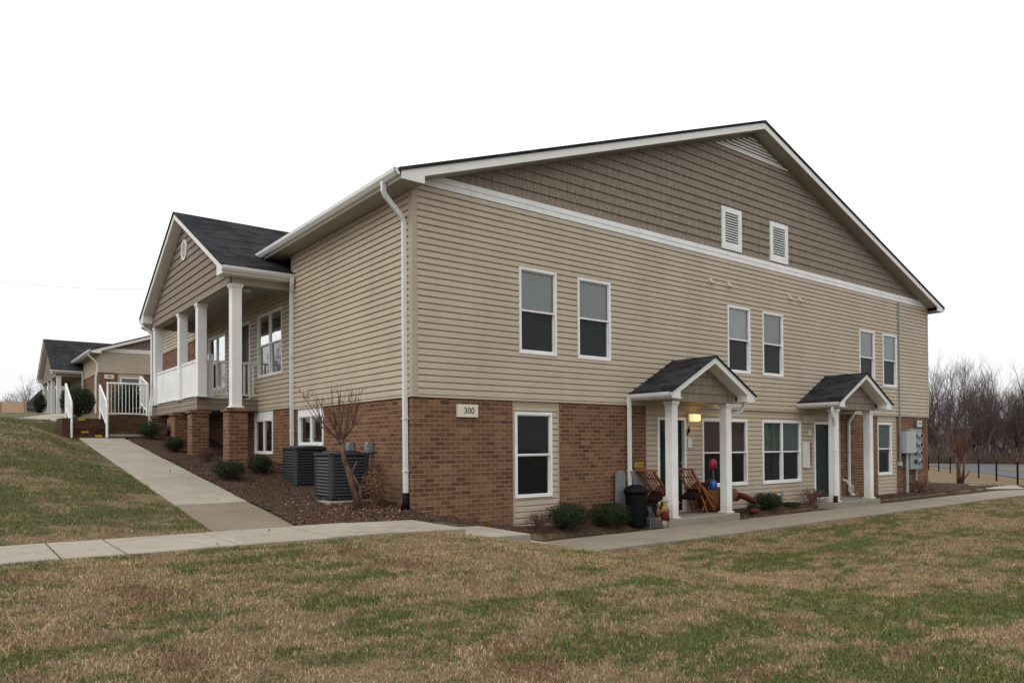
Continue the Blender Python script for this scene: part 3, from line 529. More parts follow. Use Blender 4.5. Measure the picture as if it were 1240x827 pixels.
# ------------------------------------------------------------------ apartment building
def building(O, main, label):
    O = Vector(O); X0, Y0, Z0 = O
    B = thing('apartment_building', (X0, Y0, Z0-2.45 if main else Z0+.38), label, 'building')
    T = lambda x, y, z: (X0+x, Y0+y, Z0+z)
    FG = Fr(O, (1, 0, 0), (0, -1, 0)); FS = Fr(O, (0, 1, 0), (-1, 0, 0)); FR = Fr(O+Vector((.25, 0, 0)), (0, 1, 0), (-1, 0, 0))
    # gable wall
    UW = [(2.32, 3.27), (3.84, 4.79), (8.86, 9.80), (10.34, 11.28), (15.36, 16.30), (16.82, 17.76)]
    bt = 0 if main else 2.6
    sid = MB(); shk = MB(); brk = MB(); pst = MB()
    zref = bt+.016-.1143+.1143
    ops = [(a, b, .89, 2.54) for a, b in UW] if main else []
    lap(sid, FG, bt, 3.66, .07, 19.93, ops, zref=Z0*0+bt+.016)
    F_ = Fr(O, (1, 0, 0), (0, -1, 0)); F_.box(sid, 0, 20, -.02, 0.022, bt-.035, bt+.004)
    # side walls
    lap(sid, FS, bt if not main else 0, 3.56, .07, 5.53, [], zref=bt+.016)
    F_ = FS; F_.box(sid, 0, 5.53, -.02, .022, bt-.035, bt+.004)
    wins = [(6.82, 8.62, .95, 2.60), (11.47, 13.27, .88, 2.52)]; dr = (9.25, 10.2, .42, 2.57)
    lap(sid, FR, .09 if main else .4, 3.2, 5.53, 13.67, wins+[dr], zref=.09+.016)
    if main: FR.box(sid, 5.53, 13.67, -.02, .024, .05, .094)
    lap(sid, FS, 2.6, 3.56, 13.67, 19.2, [], zref=2.616); FS.box(sid, 13.67, 19.2, -.02, .022, 2.565, 2.604)
    FE = Fr(O+Vector((20, 19.2, 0)), (0, -1, 0), (1, 0, 0)); lap(sid, FE, bt, 3.6, 0, 19.2, [], zref=bt+.016)
    FBk = Fr(O+Vector((20, 19.2, 0)), (-1, 0, 0), (0, 1, 0)); lap(sid, FBk, bt, 3.66, 0, 20, [], zref=bt+.016)
    for nm, F_, a, b, zt in (('c', FG, 19.93, 20.03, 3.655), ('d', FS, 5.46, 5.53, 3.5)):
        q = MB(); F_.box(q, a, b, -.02, .034, bt-.035, zt); q.build('corner_post', 'post', B)
    q = MB(); q.prism([T(-.034, -.034, bt-.035), T(.075, -.034, bt-.035), T(.075, .02, bt-.035), T(.02, .02, bt-.035), T(.02, .08, bt-.035), T(-.034, .08, bt-.035)], (0, 0, 3.655-bt+.035)); q.build('corner_post', 'post', B)
        # gable shakes
    zr = lambda z: (z-3.86)/.341
    lap(shk, FG, 3.86, 6.44, lambda z: max(0.0, (z-3.70)/.341-.40)+.02, lambda z: min(20.0, 20.42-(z-3.70)/.341)-.02, [(8.64, 9.45, 3.9, 4.95), (10.7, 11.53, 3.9, 4.95)] if main else [], h=.19, d=.03, mid=.05, dtop=.004, zref=3.86)
    shk.build('gable_shingles', 'shake', B); shk = MB()
    lap(shk, Fr(O+Vector((20, 19.2, 0)), (-1, 0, 0), (0, 1, 0)), 3.66, 7.08, lambda z: max(0.0, (z-3.70)/.341-.40)+.02, lambda z: min(20.0, 20.42-(z-3.70)/.341)-.02, [], h=.19, d=.03, mid=.05, dtop=.004, zref=3.86)
    bd = MB(); FG.box(bd, -.005, 20.005, -.01, .036, 3.655, 3.752); FG.box(bd, -.005, 20.005, -.01, .042, 3.758, 3.86); FG.box(bd, 0, 20, -.02, .028, 3.74, 3.77)
    bd.build('trim_band', 'white', B, bevel=.003)
    # bricks
    zb = -3.0 if main else .2
    if main:
        lops = [(2.24, 3.17, -1.88, -.25), (6.30, 7.30, -2.45, -.26), (7.90, 9.70, -1.91, -.28), (10.37, 12.18, -1.92, -.28), (12.85, 13.80, -2.45, -.28), (16.51, 17.44, -1.88, -.26)]
        for a, b in ((0, 2.17), (3.36, 5.90), (14.30, 16.52-.02), (17.78, 20)):
            FG.box(brk, a, b, -.22, -.012, zb, -.0)
        PN = [(2.17, 3.36, lops[:1]), (5.90, 14.30, lops[1:5]), (16.50, 17.78, lops[5:])]
        for a, b, op in PN:
            lap(sid, FG, -2.62 if a != 5.9 else -2.5, -.02, a, b, op, base=-.06, zref=.016)
            q = MB()
            for e in (a, b-.045): FG.box(q, e, e+.045, -.07, -.025, -2.6, -.145)
            FG.box(q, a, b, -.07, -.028, -.145, -.03); q.build('panel_trim', 'post', B)
        for F_, a, b, sops in ((FS, 0, 5.53, [(3.81, 5.20, -.86, -.02)]), (FR, 5.53, 13.67, [(7.56, 8.96, -1.07, .03)])):
            flat(brk, F_, a, b, -3.0, .0 if F_ is FS else .06, -.012, sops)
            for o in sops:
                for e in (o[0], o[1]): brk.face([F_.P(e, -.012, o[2]), F_.P(e, -.15, o[2]), F_.P(e, -.15, o[3]), F_.P(e, -.012, o[3])])
        brk.box(*[X0+.0, X0+.25], Y0+5.40, Y0+5.53, Z0-3, Z0-.001)
    else:
        for a, b in ((0, .85), (2.12, 20)): FG.box(brk, a, b, -.22, -.012, zb, 2.6)
        lap(sid, FG, .3, 2.58, .85, 2.12, [(.98, 1.93, .7, 2.35)], base=-.06, zref=bt+.016)
        flat(brk, FS, 0, 5.53, zb, 2.6, -.012)
    FS.box(brk, 13.67, 19.2, -.22, -.012, -.9 if main else zb, 2.58)
    FE.box(brk, 0, 19.2, -.2, -.012, zb, bt); FBk.box(brk, 0, 20, -.2, -.012, zb, bt)
    sid.build('siding', 'siding', B); shk.build('gable_shingles', 'shake', B); brk.build('brick_wall', 'brick', B)
    # main roof
    th = .05; e0, e1 = -.40, 19.55; zc = 7.27; sl = .341
    rf = MB()
    for sgn in (1, -1):
        X = lambda x: x if sgn > 0 else 20-x
        P4 = [T(X(-.47), e0, 3.715-.05*sl), T(X(10), e0, zc+.015), T(X(10), e1, zc+.015), T(X(-.47), e1, 3.715-.05*sl)]
        rf.prism(P4, (0, 0, -.055))
    rf.build('roof', 'roof', B)
    fa = MB(); sf = MB()
    for sgn in (1, -1):
        X = lambda x: x if sgn > 0 else 20-x
        for yy in (-.375, 19.5):
            fa.prism([T(X(-.42), yy, 3.665), T(X(10), yy, zc-.045), T(X(10), yy, zc-.045-.155), T(X(.03), yy, 3.665+.153-.155), T(X(.03), yy, 3.53), T(X(-.42), yy, 3.53)], (0, .025, 0))
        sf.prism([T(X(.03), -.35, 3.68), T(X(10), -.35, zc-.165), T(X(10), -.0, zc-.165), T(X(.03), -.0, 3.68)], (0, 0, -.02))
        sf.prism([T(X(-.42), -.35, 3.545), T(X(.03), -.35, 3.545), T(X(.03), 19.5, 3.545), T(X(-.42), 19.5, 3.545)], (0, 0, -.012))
        fa.prism([T(X(-.43), -.35, 3.53), T(X(-.43), 19.5, 3.53), T(X(-.43), 19.5, 3.66), T(X(-.43), -.35, 3.66)], (.02*sgn, 0, 0))
    fa.build('fascia', 'fascia', B, bevel=.003); sf.build('soffit', 'soffit', B)
    for sgn in (1, -1):
        X = lambda x: x if sgn > 0 else 20-x
        for ya, yb in (((-.37, 6.47), (12.73, 19.5)) if sgn > 0 else ((-.37, 19.5),)):
            gt = MB()
            pr_ = [(-.432, 3.57), (-.50, 3.57), (-.545, 3.63), (-.55, 3.69), (-.535, 3.69), (-.53, 3.635), (-.495, 3.585), (-.445, 3.585), (-.445, 3.68), (-.432, 3.68)]
            gt.prism([T(X(a), ya, c) for a, c in pr_], (0, yb-ya, 0)); gt.prism([T(X(a), ya, c) for a, c in ((-.432, 3.57), (-.50, 3.57), (-.545, 3.63), (-.55, 3.69), (-.432, 3.69))], (0, .006, 0))
            gt.build('gutter', 'gutter', B)
    # louvre under the ridge and the two gable vents
    lv = MB()
    lz = 6.50
    for k in range(6):
        z = lz+.078*k; hw = (zc-.24-z)/.341-.22
        if hw > .1: lv.prism([FG.P(10-hw, .03, z), FG.P(10+hw, .03, z), FG.P(10+hw-.02, .0, z+.05), FG.P(10-hw+.02, .0, z+.05)], (0, .004, .022))
    FG.box(lv, 10-(zc-.24-lz)/.341, 10+(zc-.24-lz)/.341, .02, .045, lz-.06, lz-.02)
    vo = lv.build('ridge_vent_louver', 'fascia', B); bk = MB(); bk.face([FG.P(10-2.35, .0, 6.44), FG.P(10+2.35, .0, 6.44), FG.P(10, .0, zc-.06)]); bk.build('vent_recess', 'deckfascia', vo)
    if main:
        for a, b in ((8.64, 9.45), (10.70, 11.53)):
            v = MB(); z0, z1 = 3.905, 4.95
            for q in ((a, a+.13, z0, z1), (b-.13, b, z0, z1), (a+.13, b-.13, z0, z0+.16), (a+.13, b-.13, z1-.13, z1)): FG.box(v, q[0], q[1], -.02, .05, q[2], q[3])
            n_ = 12
            for k in range(n_):
                z = z0+.16+(z1-z0-.29)*k/n_; v.prism([FG.P(a+.13, .04, z), FG.P(b-.13, .04, z), FG.P(b-.13, .008, z+.045), FG.P(a+.13, .008, z+.045)], (0, .006, .004))
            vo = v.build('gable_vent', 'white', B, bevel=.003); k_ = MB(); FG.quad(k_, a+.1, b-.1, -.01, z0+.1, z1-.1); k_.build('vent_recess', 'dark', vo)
    # windows & doors
    if main:
        ups = ['blind', 'blind', 'blindw', 'blindl', 'blindl', 'blindl']
        for (a, b), u_m in zip(UW, ups): window(FG, a, b, .89, 2.54, B, 1, u_m)
        window(FG, 2.24, 3.17, -1.88, -.25, B, 1, 'dark', 'dark', w0=-.045)
        window(FG, 7.90, 9.70, -1.91, -.28, B, 2, 'curtb', 'dark', w0=-.045)
        window(FG, 10.37, 12.18, -1.92, -.28, B, 2, 'curtg', 'dark_backing', w0=-.045)
        window(FG, 16.51, 17.44, -1.88, -.26, B, 1, 'curtg', 'dark_backing', w0=-.045)
        door(FG, 6.30, 7.30, -2.45, -.26, B, w0=-.045, label='dark green door behind the two porch chairs'); door(FG, 12.85, 13.80, -2.45, -.28, B, w0=-.045, hs=1, label='dark green door beside the white wall box')
        window(FS, 3.81, 5.20, -.86, -.015, B, 2, 'dark', 'dark', w0=-.03, slider=True, header=.16)
        window(FR, 7.56, 8.96, -1.07, .035, B, 2, 'dark', 'dark', w0=-.03, slider=True, header=.2)
    else: window(FG, .98, 1.93, .7, 2.35, B, 1, 'blind', w0=-.045)
    for wdw in wins: window(FR, *wdw, B, 2, 'dark', 'dark')
    door(FR, *dr, B, 'doorb', label='dark brown door on the upper porch')
    # ---------------- side porch: gable roof on columns
    ye, yr, xr = 5.35, 9.6, -1.63; zs_, zp = 3.10, 5.30; k6 = (zp-zs_)/(yr-ye)
    rf = MB(); fa = MB(); gw = MB()
    for sgn in (1, -1):
        Y = lambda y: y if sgn > 0 else 19.2-y
        rf.prism([T(xr-.03, Y(ye-.03), zs_-.015), T(.3, Y(ye-.03), zs_-.015), T(4.2, Y(yr), zp), T(xr-.03, Y(yr), zp)], (0, 0, -.035))
        fa.prism([T(xr, Y(ye), zs_-.035), T(xr, Y(yr), zp-.035), T(xr, Y(yr), zp-.19), T(xr, Y(ye+.42), zs_-.19+.42*k6), T(xr, Y(ye+.42), zs_-.21), T(xr, Y(ye), zs_-.21)], (.022, 0, 0))
        fa.prism([T(xr+.02, Y(ye+.41), zs_-.21), T(-1.34, Y(ye+.41), zs_-.21), T(-1.34, Y(ye+.41), zs_-.2+.43*k6), T(xr+.02, Y(ye+.41), zs_-.2+.43*k6)], (0, .01*sgn, 0))
        fa.prism([T(xr+.022, Y(ye+.3), zs_-.2+.3*k6), T(xr+.022, Y(yr), zp-.2), T(-1.35, Y(yr), zp-.2), T(-1.35, Y(ye+.3), zs_-.2+.3*k6)], (0, 0, -.015))
        fa.prism([T(xr+.02, Y(ye), zs_-.2), T(-.0, Y(ye), zs_-.2), T(-.0, Y(ye+.36), zs_-.2), T(xr+.02, Y(ye+.36), zs_-.2)], (0, 0, -.012))
        fa.prism([T(xr+.02, Y(ye), zs_-.21), T(0, Y(ye), zs_-.21), T(0, Y(ye), zs_-.045), T(xr+.02, Y(ye), zs_-.045)], (0, .02*sgn, 0))
    rfp = rf.build('porch_roof', 'roof', B); fa.build('fascia', 'fascia', rfp, bevel=.003)
    for sgn in (1, -1):
        Y = lambda y: y if sgn > 0 else 19.2-y; gt = MB()
        pr_ = [(0, -.16), (-.05, -.16), (-.09, -.11), (-.10, -.05), (-.08, -.05), (-.075, -.105), (-.045, -.145), (-.01, -.145), (-.01, -.06), (0, -.06)]
        gt.prism([T(xr-.01, Y(ye+a), zs_+c) for a, c in pr_], (1.63-.02, 0, 0)); gt.prism([T(xr-.01, Y(ye+a), zs_+c) for a, c in ((0, -.16), (-.05, -.16), (-.09, -.11), (-.10, -.05), (0, -.05))], (.006, 0, 0))
        gt.build('gutter', 'gutter', rfp)
    FP = Fr(O+Vector((-1.35, 0, 0)), (0, 1, 0), (-1, 0, 0)); sh = MB()
    lap(sh, FP, 2.74, 5.1, lambda z: max(5.60, ye+(z-zs_+.16)/k6), lambda z: min(13.6, 19.2-ye-(z-zs_+.16)/k6), [], h=.19, d=.03, mid=.05, dtop=.004, zref=2.74)
    sh.build('porch_gable', 'shake', rfp)
    bm_ = MB(); bm_.box(X0-1.35+.001, X0-1.15, Y0+5.60, Y0+13.6, Z0+2.735, Z0+3.02)
    for y in (5.60, 13.4): bm_.box(X0-1.15, X0+.23, Y0+y, Y0+y+.2, Z0+2.74, Z0+3.03)
    bm_.build('porch_beam', 'soffit', rfp)
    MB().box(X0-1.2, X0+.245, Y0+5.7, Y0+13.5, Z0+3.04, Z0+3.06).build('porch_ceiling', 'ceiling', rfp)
    v = MB(); cz = 4.33
    ring = [(math.cos(a)*.27, math.sin(a)*.27) for a in np.linspace(0, 2*math.pi, 24, endpoint=False)]
    k = len(v.v); v.v += [tuple(FP.P(9.6+a, .05, cz+b)) for a, b in ring]+[tuple(FP.P(9.6+a*.72, .05, cz+b*.85)) for a, b in ring]+[tuple(FP.P(9.6+a, .0, cz+b)) for a, b in ring]+[tuple(FP.P(9.6+a*.72, .02, cz+b*.85)) for a, b in ring]
    for i in range(24):
        j = (i+1) % 24; v.f += [(k+i, k+j, k+24+j, k+24+i), (k+i, k+48+i, k+48+j, k+j), (k+24+i, k+24+j, k+72+j, k+72+i)]
    for q in range(7): zz = cz-.19+q*.062; hw = .20*math.sqrt(max(0, 1-((zz-cz)/.235)**2)); FP.box(v, 9.6-hw, 9.6+hw, .025, .045, zz-.012, zz+.014)
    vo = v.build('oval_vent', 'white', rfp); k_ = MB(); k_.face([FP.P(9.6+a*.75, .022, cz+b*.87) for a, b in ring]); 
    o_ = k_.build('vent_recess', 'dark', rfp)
    cols_ = [5.71, 8.5, 10.35, 13.3]
    for i, y in enumerate(cols_):
        column(B, X0-1.24, Y0+y, Z0+(-.02 if i == 0 and main else .38), Z0+2.74, .11, label='porch column standing on its own brick pier' if (i == 0 and main) else None)
    if main:
        for y, z1 in ((5.71, -.02), (8.78, .06), (10.55, .06), (13.3, .06)):
            MB().box(X0-1.45, X0-1.03, Y0+y-.21, Y0+y+.21, Z0-2, Z0+z1-.08).build('pier', 'brick', B); MB().box(X0-1.49, X0-.99, Y0+y-.25, Y0+y+.25, Z0+z1-.08, Z0+z1-.002).build('pier_cap', 'brick', B, bevel=.005)
        dk = MB(); dk.box(X0-1.3, X0+.22, Y0+8.6, Y0+13.66, Z0+.34, Z0+.38); dkk = dk.build('deck', 'conc_top', B)
        df = MB()
        FD = Fr(O+Vector((-1.3, 0, 0)), (0, 1, 0), (-1, 0, 0)); lap(df, FD, .07, .335, 8.6, 13.66, [], h=.132, d=.012, zref=.07)
        FD2 = Fr(O+Vector((0, 8.6, 0)), (1, 0, 0), (0, -1, 0)); lap(df, FD2, .07, .335, -1.3, .22, [], h=.132, d=.012, zref=.07)
        df.box(X0-1.29, X0+.22, Y0+8.61, Y0+13.65, Z0+.05, Z0+.07); df.build('deck_fascia', 'deckfascia', dkk)
        # privacy panels
        pp = MB()
        for a, b in ((8.66, 10.22), (10.48, 13.17)):
            pp.box(X0-1.28, X0-1.24, Y0+a, Y0+b, Z0+.47, Z0+1.30); pp.box(X0-1.30, X0-1.19, Y0+a, Y0+b, Z0+1.30, Z0+1.36); pp.box(X0-1.30, X0-1.20, Y0+a, Y0+b, Z0+.42, Z0+.47)
            y = a
            while y < b: pp.box(X0-1.283, X0-1.28, Y0+y, Y0+y+.135, Z0+.47, Z0+1.30); y += .145
        pp.build('privacy_panel', 'white', dkk, bevel=.003)
        rl = MB(); rl.box(X0-1.03, X0-.91, Y0+8.59, Y0+8.71, Z0+.38, Z0+1.50)
        rl.box(X0-1.14, X0+.24, Y0+8.63, Y0+8.69, Z0+1.30, Z0+1.35); rl.box(X0-1.06, X0+.24, Y0+8.63, Y0+8.69, Z0+.46, Z0+.50)
        x = -.82
        while x < .2: rl.box(X0+x-.019, X0+x+.019, Y0+8.642, Y0+8.68, Z0+.50, Z0+1.30); x += .118
        rl.build('railing', 'white', dkk, bevel=.003)
        downspout(B, [T(-.49, .12, 3.60), T(-.49, .12, 3.44), T(-.44, .13, 3.36), T(-.14, .16, 3.10), T(-.07, .17, 3.0), T(-.065, .17, 0.3), T(-.055, .17, -1.72)], boot=True, label='white downspout at the building corner')
        downspout(B, [T(-.11, 5.26, 2.97), T(-.11, 5.27, 2.84), T(-.075, 5.40, 2.64), T(-.07, 5.42, 2.5), T(-.06, 5.42, -1.3)])
        downspout(B, [T(-1.48, 13.9, 2.95), T(-1.48, 13.85, 2.85), T(-1.34, 13.65, 2.6), T(-1.33, 13.6, 2.5), T(-1.33, 13.6, .9), T(-1.36, 13.5, .7), T(-1.46, 13.3, .35), T(-1.47, 13.25, .2), T(-1.47, 13.2, -.40)], ml=.05, mw=.045)
    else:
        downspout(B, [T(-.49, .12, 3.60), T(-.49, .12, 3.44), T(-.14, .16, 3.10), T(-.07, .17, 3.0), T(-.10, .17, 2.6), T(-.16, .17, 2.3), T(-.16, .17, .4)])
        downspout(B, [T(-.12, 5.30, 2.98), T(-.10, 5.3, 2.6), T(-.10, 5.3, .4)])
    return B, FG, FS, FR
B1, FG, FS, FR = building((0, 0, 0), True, 'large tan sided apartment building with brick base and wide shingled gable')
B2, FG2, _, _ = building((-.05, 32.4, .47), False, 'similar one storey apartment building farther back on the left')
# house numbers
sg = MB(); FG.box(sg, .89, 1.33, -.012, .05, -.37, -.14); so_ = sg.build('number_sign', 'sign', B1, bevel=.004, label='cream block with the number 300'); text('300', FG, 1.13, -.255, .155, .052, 'ink', so_)
sg = MB(); FG.box(sg, 18.98, 19.15, -.012, .03, -.36, -.16); FG.box(sg, 19.48, 19.68, -.012, .03, -.36, -.16); sgo = sg.build('number_sign_backing', 'signg', B1)
sg = MB(); FG.box(sg, 19.15, 19.48, -.012, .034, -.36, -.155); so_ = sg.build('number_sign', 'sign', B1, label='small number plate above the electric meters'); text('300', FG, 19.315, -.258, .12, .036, 'ink', so_)
sg = MB(); FG2.box(sg, .22, .66, -.012, .05, 2.24, 2.46); so_ = sg.build('number_sign', 'sign', B2); text('400', FG2, .44, 2.35, .15, .052, 'ink', so_)
# ---------------- entry porches on the gable wall
def entry(xc, label, ds):
    fa = MB(); rf = MB(); zr_, ze = 1.03, .22; hw = 1.45; k_ = (zr_-ze)/hw
    for sg_ in (1, -1):
        X = lambda x: xc+sg_*x
        rf.prism([(X(hw+.03), -1.235, ze-.03*k_), (X(0), -1.235, zr_), (X(0), -.0, zr_), (X(hw+.03), -.0, ze-.03*k_)], (0, 0, -.03))
        fa.prism([(X(hw), -1.2, ze-.03), (X(0), -1.2, zr_-.03), (X(0), -1.2, zr_-.17), (X(hw-.29), -1.2, ze+.29*k_-.17), (X(hw-.29), -1.2, ze-.17), (X(hw), -1.2, ze-.15)], (0, .02, 0))
        fa.prism([(X(hw-.27), -1.18, zr_-.165-k_*(hw-.27)), (X(0), -1.18, zr_-.165), (X(0), -.86, zr_-.165), (X(hw-.27), -.86, zr_-.165-k_*(hw-.27))], (0, 0, -.012))
        fa.prism([(X(hw), -1.18, ze-.14), (X(hw-.4), -1.18, ze-.14), (X(hw-.4), 0, ze-.14), (X(hw), 0, ze-.14)], (0, 0, -.012))
        fa.prism([(X(hw-.29), -1.18, ze-.15), (X(hw-.29), -.92, ze-.15), (X(hw-.29), -.92, ze+.05), (X(hw-.29), -1.18, ze+.05)], (.01, 0, 0))
        fa.box(min(X(1.04), X(1.18)), max(X(1.04), X(1.18)), -.85, -.84, .06, .34)
        fa.box(min(X(hw), X(hw-.015)), max(X(hw), X(hw-.015)), -1.18, 0, ze-.14, ze-.035)
    pr = rf.build('entry_roof', 'roof', B1, label=label); fa.build('fascia', 'fascia', pr, bevel=.003)
    for sg_ in (1, -1):
        gt = MB()
        pr_ = [(0, -.13), (.04, -.13), (.07, -.09), (.085, -.03), (.07, -.03), (.06, -.08), (.035, -.115), (.01, -.115), (.01, -.04), (0, -.04)]
        gt.prism([(xc+sg_*(hw+a), -1.21, ze+c) for a, c in pr_], (0, 1.19, 0)); gt.prism([(xc+sg_*(hw+a), -1.21, ze+c) for a, c in ((0, -.13), (.04, -.13), (.07, -.09), (.085, -.03), (0, -.03))], (0, .006, 0))
        gt.build('gutter', 'gutter', pr)
    Fg = Fr((xc, -.86, 0), (1, 0, 0), (0, -1, 0)); sh = MB()
    lap(sh, Fg, .03, .84, lambda z: -min(1.05 if z < .05 else 1.17, (zr_-.16-z)/k_), lambda z: min(1.05 if z < .05 else 1.17, (zr_-.16-z)/k_), [], h=.19, d=.03, mid=.05, dtop=.004, zref=.03)
    sh.build('entry_gable', 'shake', pr)
    bm_ = MB(); bm_.box(xc-1.05, xc+1.05, -.86, -.66, .025, .2)
    for s_ in (-1, 1): bm_.box(xc+s_*1.05-(.2 if s_ > 0 else 0), xc+s_*1.05+(.2 if s_ < 0 else 0), -.66, -.02, .03, .2)
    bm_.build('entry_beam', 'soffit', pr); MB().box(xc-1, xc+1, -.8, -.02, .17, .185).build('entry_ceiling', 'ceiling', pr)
    for s_ in (-1, 1): column(B1, xc+s_*.94, -.76, -2.45, .03, .095)
for xc, lb in ((6.78, 'small gabled porch roof over the lit entry'), (13.40, 'small gabled porch roof over the farther entry')): entry(xc, lb, 0)
for xc in (6.78, 13.40):
    mb = MB().box(xc-1.32, xc+1.12, -1.0, .1, -2.9, -2.45); struct(mb.build('porch_slab', 'conc_top', None, bevel=.012))
downspout(B1, [(5.30, -.06, .12), (5.30, -.06, -1.0), (5.30, -.06, -2.25)], up=(1, 0, 0))
downspout(B1, [(8.24, -.9, .10), (8.22, -.9, -.02), (8.12, -.88, -.14), (7.92, -.78, -.22), (7.86, -.74, -.30), (7.86, -.72, -2.4)])
downspout(B1, [(11.98, -1.0, .12), (11.98, -1.0, -.02), (12.03, -.98, -.16), (12.2, -.92, -.32), (12.26, -.9, -.45), (12.26, -.9, -2.3)], boot=True)
downspout(B1, [(14.86, -.1, .12), (14.86, -.1, 0), (14.72, -.04, -.2), (14.66, -.03, -.3), (14.66, -.03, -2.3), (14.72, -.14, -2.42)])
downspout(B1, [(20.48, .3, 3.57), (20.45, .3, 3.42), (20.10, .3, 3.12), (20.07, .3, 3.0), (20.07, .3, -2.3)])
# wall fittings
lb = MB(); FG.box(lb, 7.34, 7.74, -.045, .0, -.38, -.17); lbo = lb.build('wall_lamp', 'lightgrey', B1, label='lit wall lamp beside the front door')
lb = MB(); FG.box(lb, 7.40, 7.68, .0, .10, -.345, -.185); lb.build('lamp_glass', 'lamp', lbo, bevel=.01)
ld = bpy.data.lights.new('lamp_light', 'POINT'); ld.energy = 2.0; ld.color = (1, .62, .28); ld.shadow_soft_size = .05; lo = bpy.data.objects.new('lamp_light', ld); C.objects.link(lo); lo.location = (7.54, -.2, -.27); lo.parent = lbo
def wallbox(name, a, b, z0, z1, d, mat, F=FG, w0=0.0, label=None, bev=.006): q = MB(); F.box(q, a, b, w0-.05, w0+d, z0, z1); return q.build(name, mat, B1, bevel=bev, label=label)
wallbox('door_chime', 7.30+.05, 7.30+.19, -.97, -.75, .04, 'lightgrey', w0=-.045); wallbox('outlet_cover', 11.16, 11.30, -2.27, -2.13, .03, 'metal', w0=-.045)
wallbox('mail_box', 12.28, 12.50, -1.55, -.85, .10, 'lightgrey', w0=-.045, label='tall white box on the siding by the farther door'); wallbox('notice_board', 12.55, 12.72, -1.5, -.86, .02, 'wood', w0=-.045)
wallbox('alarm_box', 12.3, 12.72, -.33, -.12, .10, 'siding', w0=-.045); wallbox('door_chime', 12.58, 12.68, -.68, -.52, .03, 'lightgrey', w0=-.045)
for a in (8.19, 8.91, 11.61, 12.09):
    q = MB(); c = FG.P(a, 0, 3.04); q.box(c.x-.07, c.x+.07, c.y-.03, c.y, c.z-.10, c.z+.08); q.prism([(c.x-.055, c.y-.03, c.z+.05), (c.x-.055, c.y-.11, c.z-.06), (c.x-.055, c.y-.03, c.z-.07)], (.11, 0, 0)); q.build('vent_hood', 'siding', B1, bevel=.006)
for y in (4.55, 4.75): q = MB(); q.box(-.05, 0, y-.07, y+.07, .2, .42); q.box(-.09, -.05, y-.05, y+.05, .22, .36); q.build('vent_hood', 'siding', B1, bevel=.01)
mt = wallbox('meter_cabinet', 17.95, 18.62, -1.22, -.52, .22, 'metall', label='light grey electrical cabinet')
ms = wallbox('meter_panel', 18.35, 19.22, -1.75, -.44, .14, 'metal', label='grey panel with four round electric meters')
for k in range(4):
    z = -.66-.28*k; q = MB().tube([FG.P(19.0, .14, z), FG.P(19.0, .22, z)], .085, 16); q.build('meter', 'metall', ms, smooth=False)
    q = MB().tube([FG.P(19.0, .218, z), FG.P(19.0, .228, z)], .06, 16); q.build('meter_dial', 'dark', ms)
    q = MB(); FG.box(q, 18.66, 18.82, .14, .16, z-.07, z+.06); q.build('breaker_cover', 'acdark', ms)
q = MB().tube([FG.P(17.86, .05, 3.62), FG.P(17.86, .05, -1.55)], .022, 8); q.build('conduit', 'metal', B1)
q = MB().tube([FG.P(18.22, .1, -1.2), FG.P(18.22, .1, -2.6)], .045, 8).tube([FG.P(18.95, .07, -1.7), FG.P(18.95, .07, -2.6)], .03, 8); q.build('conduit', 'metall', B1)
q = MB(); FG.box(q, 17.78, 17.94, 0, .08, -1.62, -1.5); q.build('conduit_box', 'metall', B1)
# gas fittings behind porch 2
q = MB().tube([FG.P(14.35, .0, -1.95), FG.P(14.35, .12, -1.98), FG.P(14.42, .16, -2.12), FG.P(14.62, .16, -2.14), FG.P(14.62, .10, -2.4)], .03, 8); q.build('pipe', 'lightgrey', B1)
# disconnect boxes at the air conditioners
for y in (1.55, 2.35):
    q = MB().box(-.11, 0, y-.06, y+.06, -1.0, -.80); q.box(-.13, -.11, y-.045, y+.045, -.96, -.84); o_ = q.build('disconnect_box', 'metal', B1, bevel=.006)
    MB().tube([(-.07, y, -.98), (-.09, y, -1.2), (-.12, y+.03, -1.5), (-.3, y+.05, -1.78)], .018, 6).build('cable', 'black', o_)
q = MB(); FR.box(q, 14.1, 14.5, .25, .30, 1.35, 1.9); 
q = MB().box(-.06, 0.0, 14.0, 14.5, 1.5, 1.8).box(-.1, 0, 14.2, 14.4, .9, 1.4); q.build('wall_mailbox', 'lightgrey', B1)
FRl = MB(); 
for y in (7.3, 11.5): MB().ell((-.45, y, 3.0), (.13, .13, .06), 14).build('ceiling_lamp', 'lightgrey', B1, smooth=True)
# ------------------------------------------------------------------ steps and retaining wall at the far end
st = MB()
for k, (yy, zt) in enumerate(((13.12, -.53), (13.34, -.41), (13.62, -.22), (13.90, -.03))):
    st.box(-3.58, -2.63, yy, 14.4, -1.2, zt)
st.box(-3.78, -3.58, 13.0, 14.4, -1.2, -.05)
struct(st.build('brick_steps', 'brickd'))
o = MB()
for x, yy, zt in ((-2.86, 13.12, -.53), (-3.18, 13.34, -.41), (-3.2, 13.90, -.03)): o.box(x-.09, x+.09, yy-.003, yy+.06, zt-.05, zt+.004)
struct(o.build('step_paint', 'yellow')); 
RW = thing('retaining_wall', (-1.9, 13.2, -.6), 'low brown brick wall topped by a white railing beside the steps', 'wall')
MB().box(-2.62, -1.5, 13.25, 14.6, -1.2, .06).box(-2.62, -1.5, 13.12, 13.25, -1.2, -.58).build('brick_face', 'brickd', RW); MB().box(-2.60, -1.5, 13.06, 13.248, -.58, -.50).build('ledge', 'conc', RW, bevel=.01)
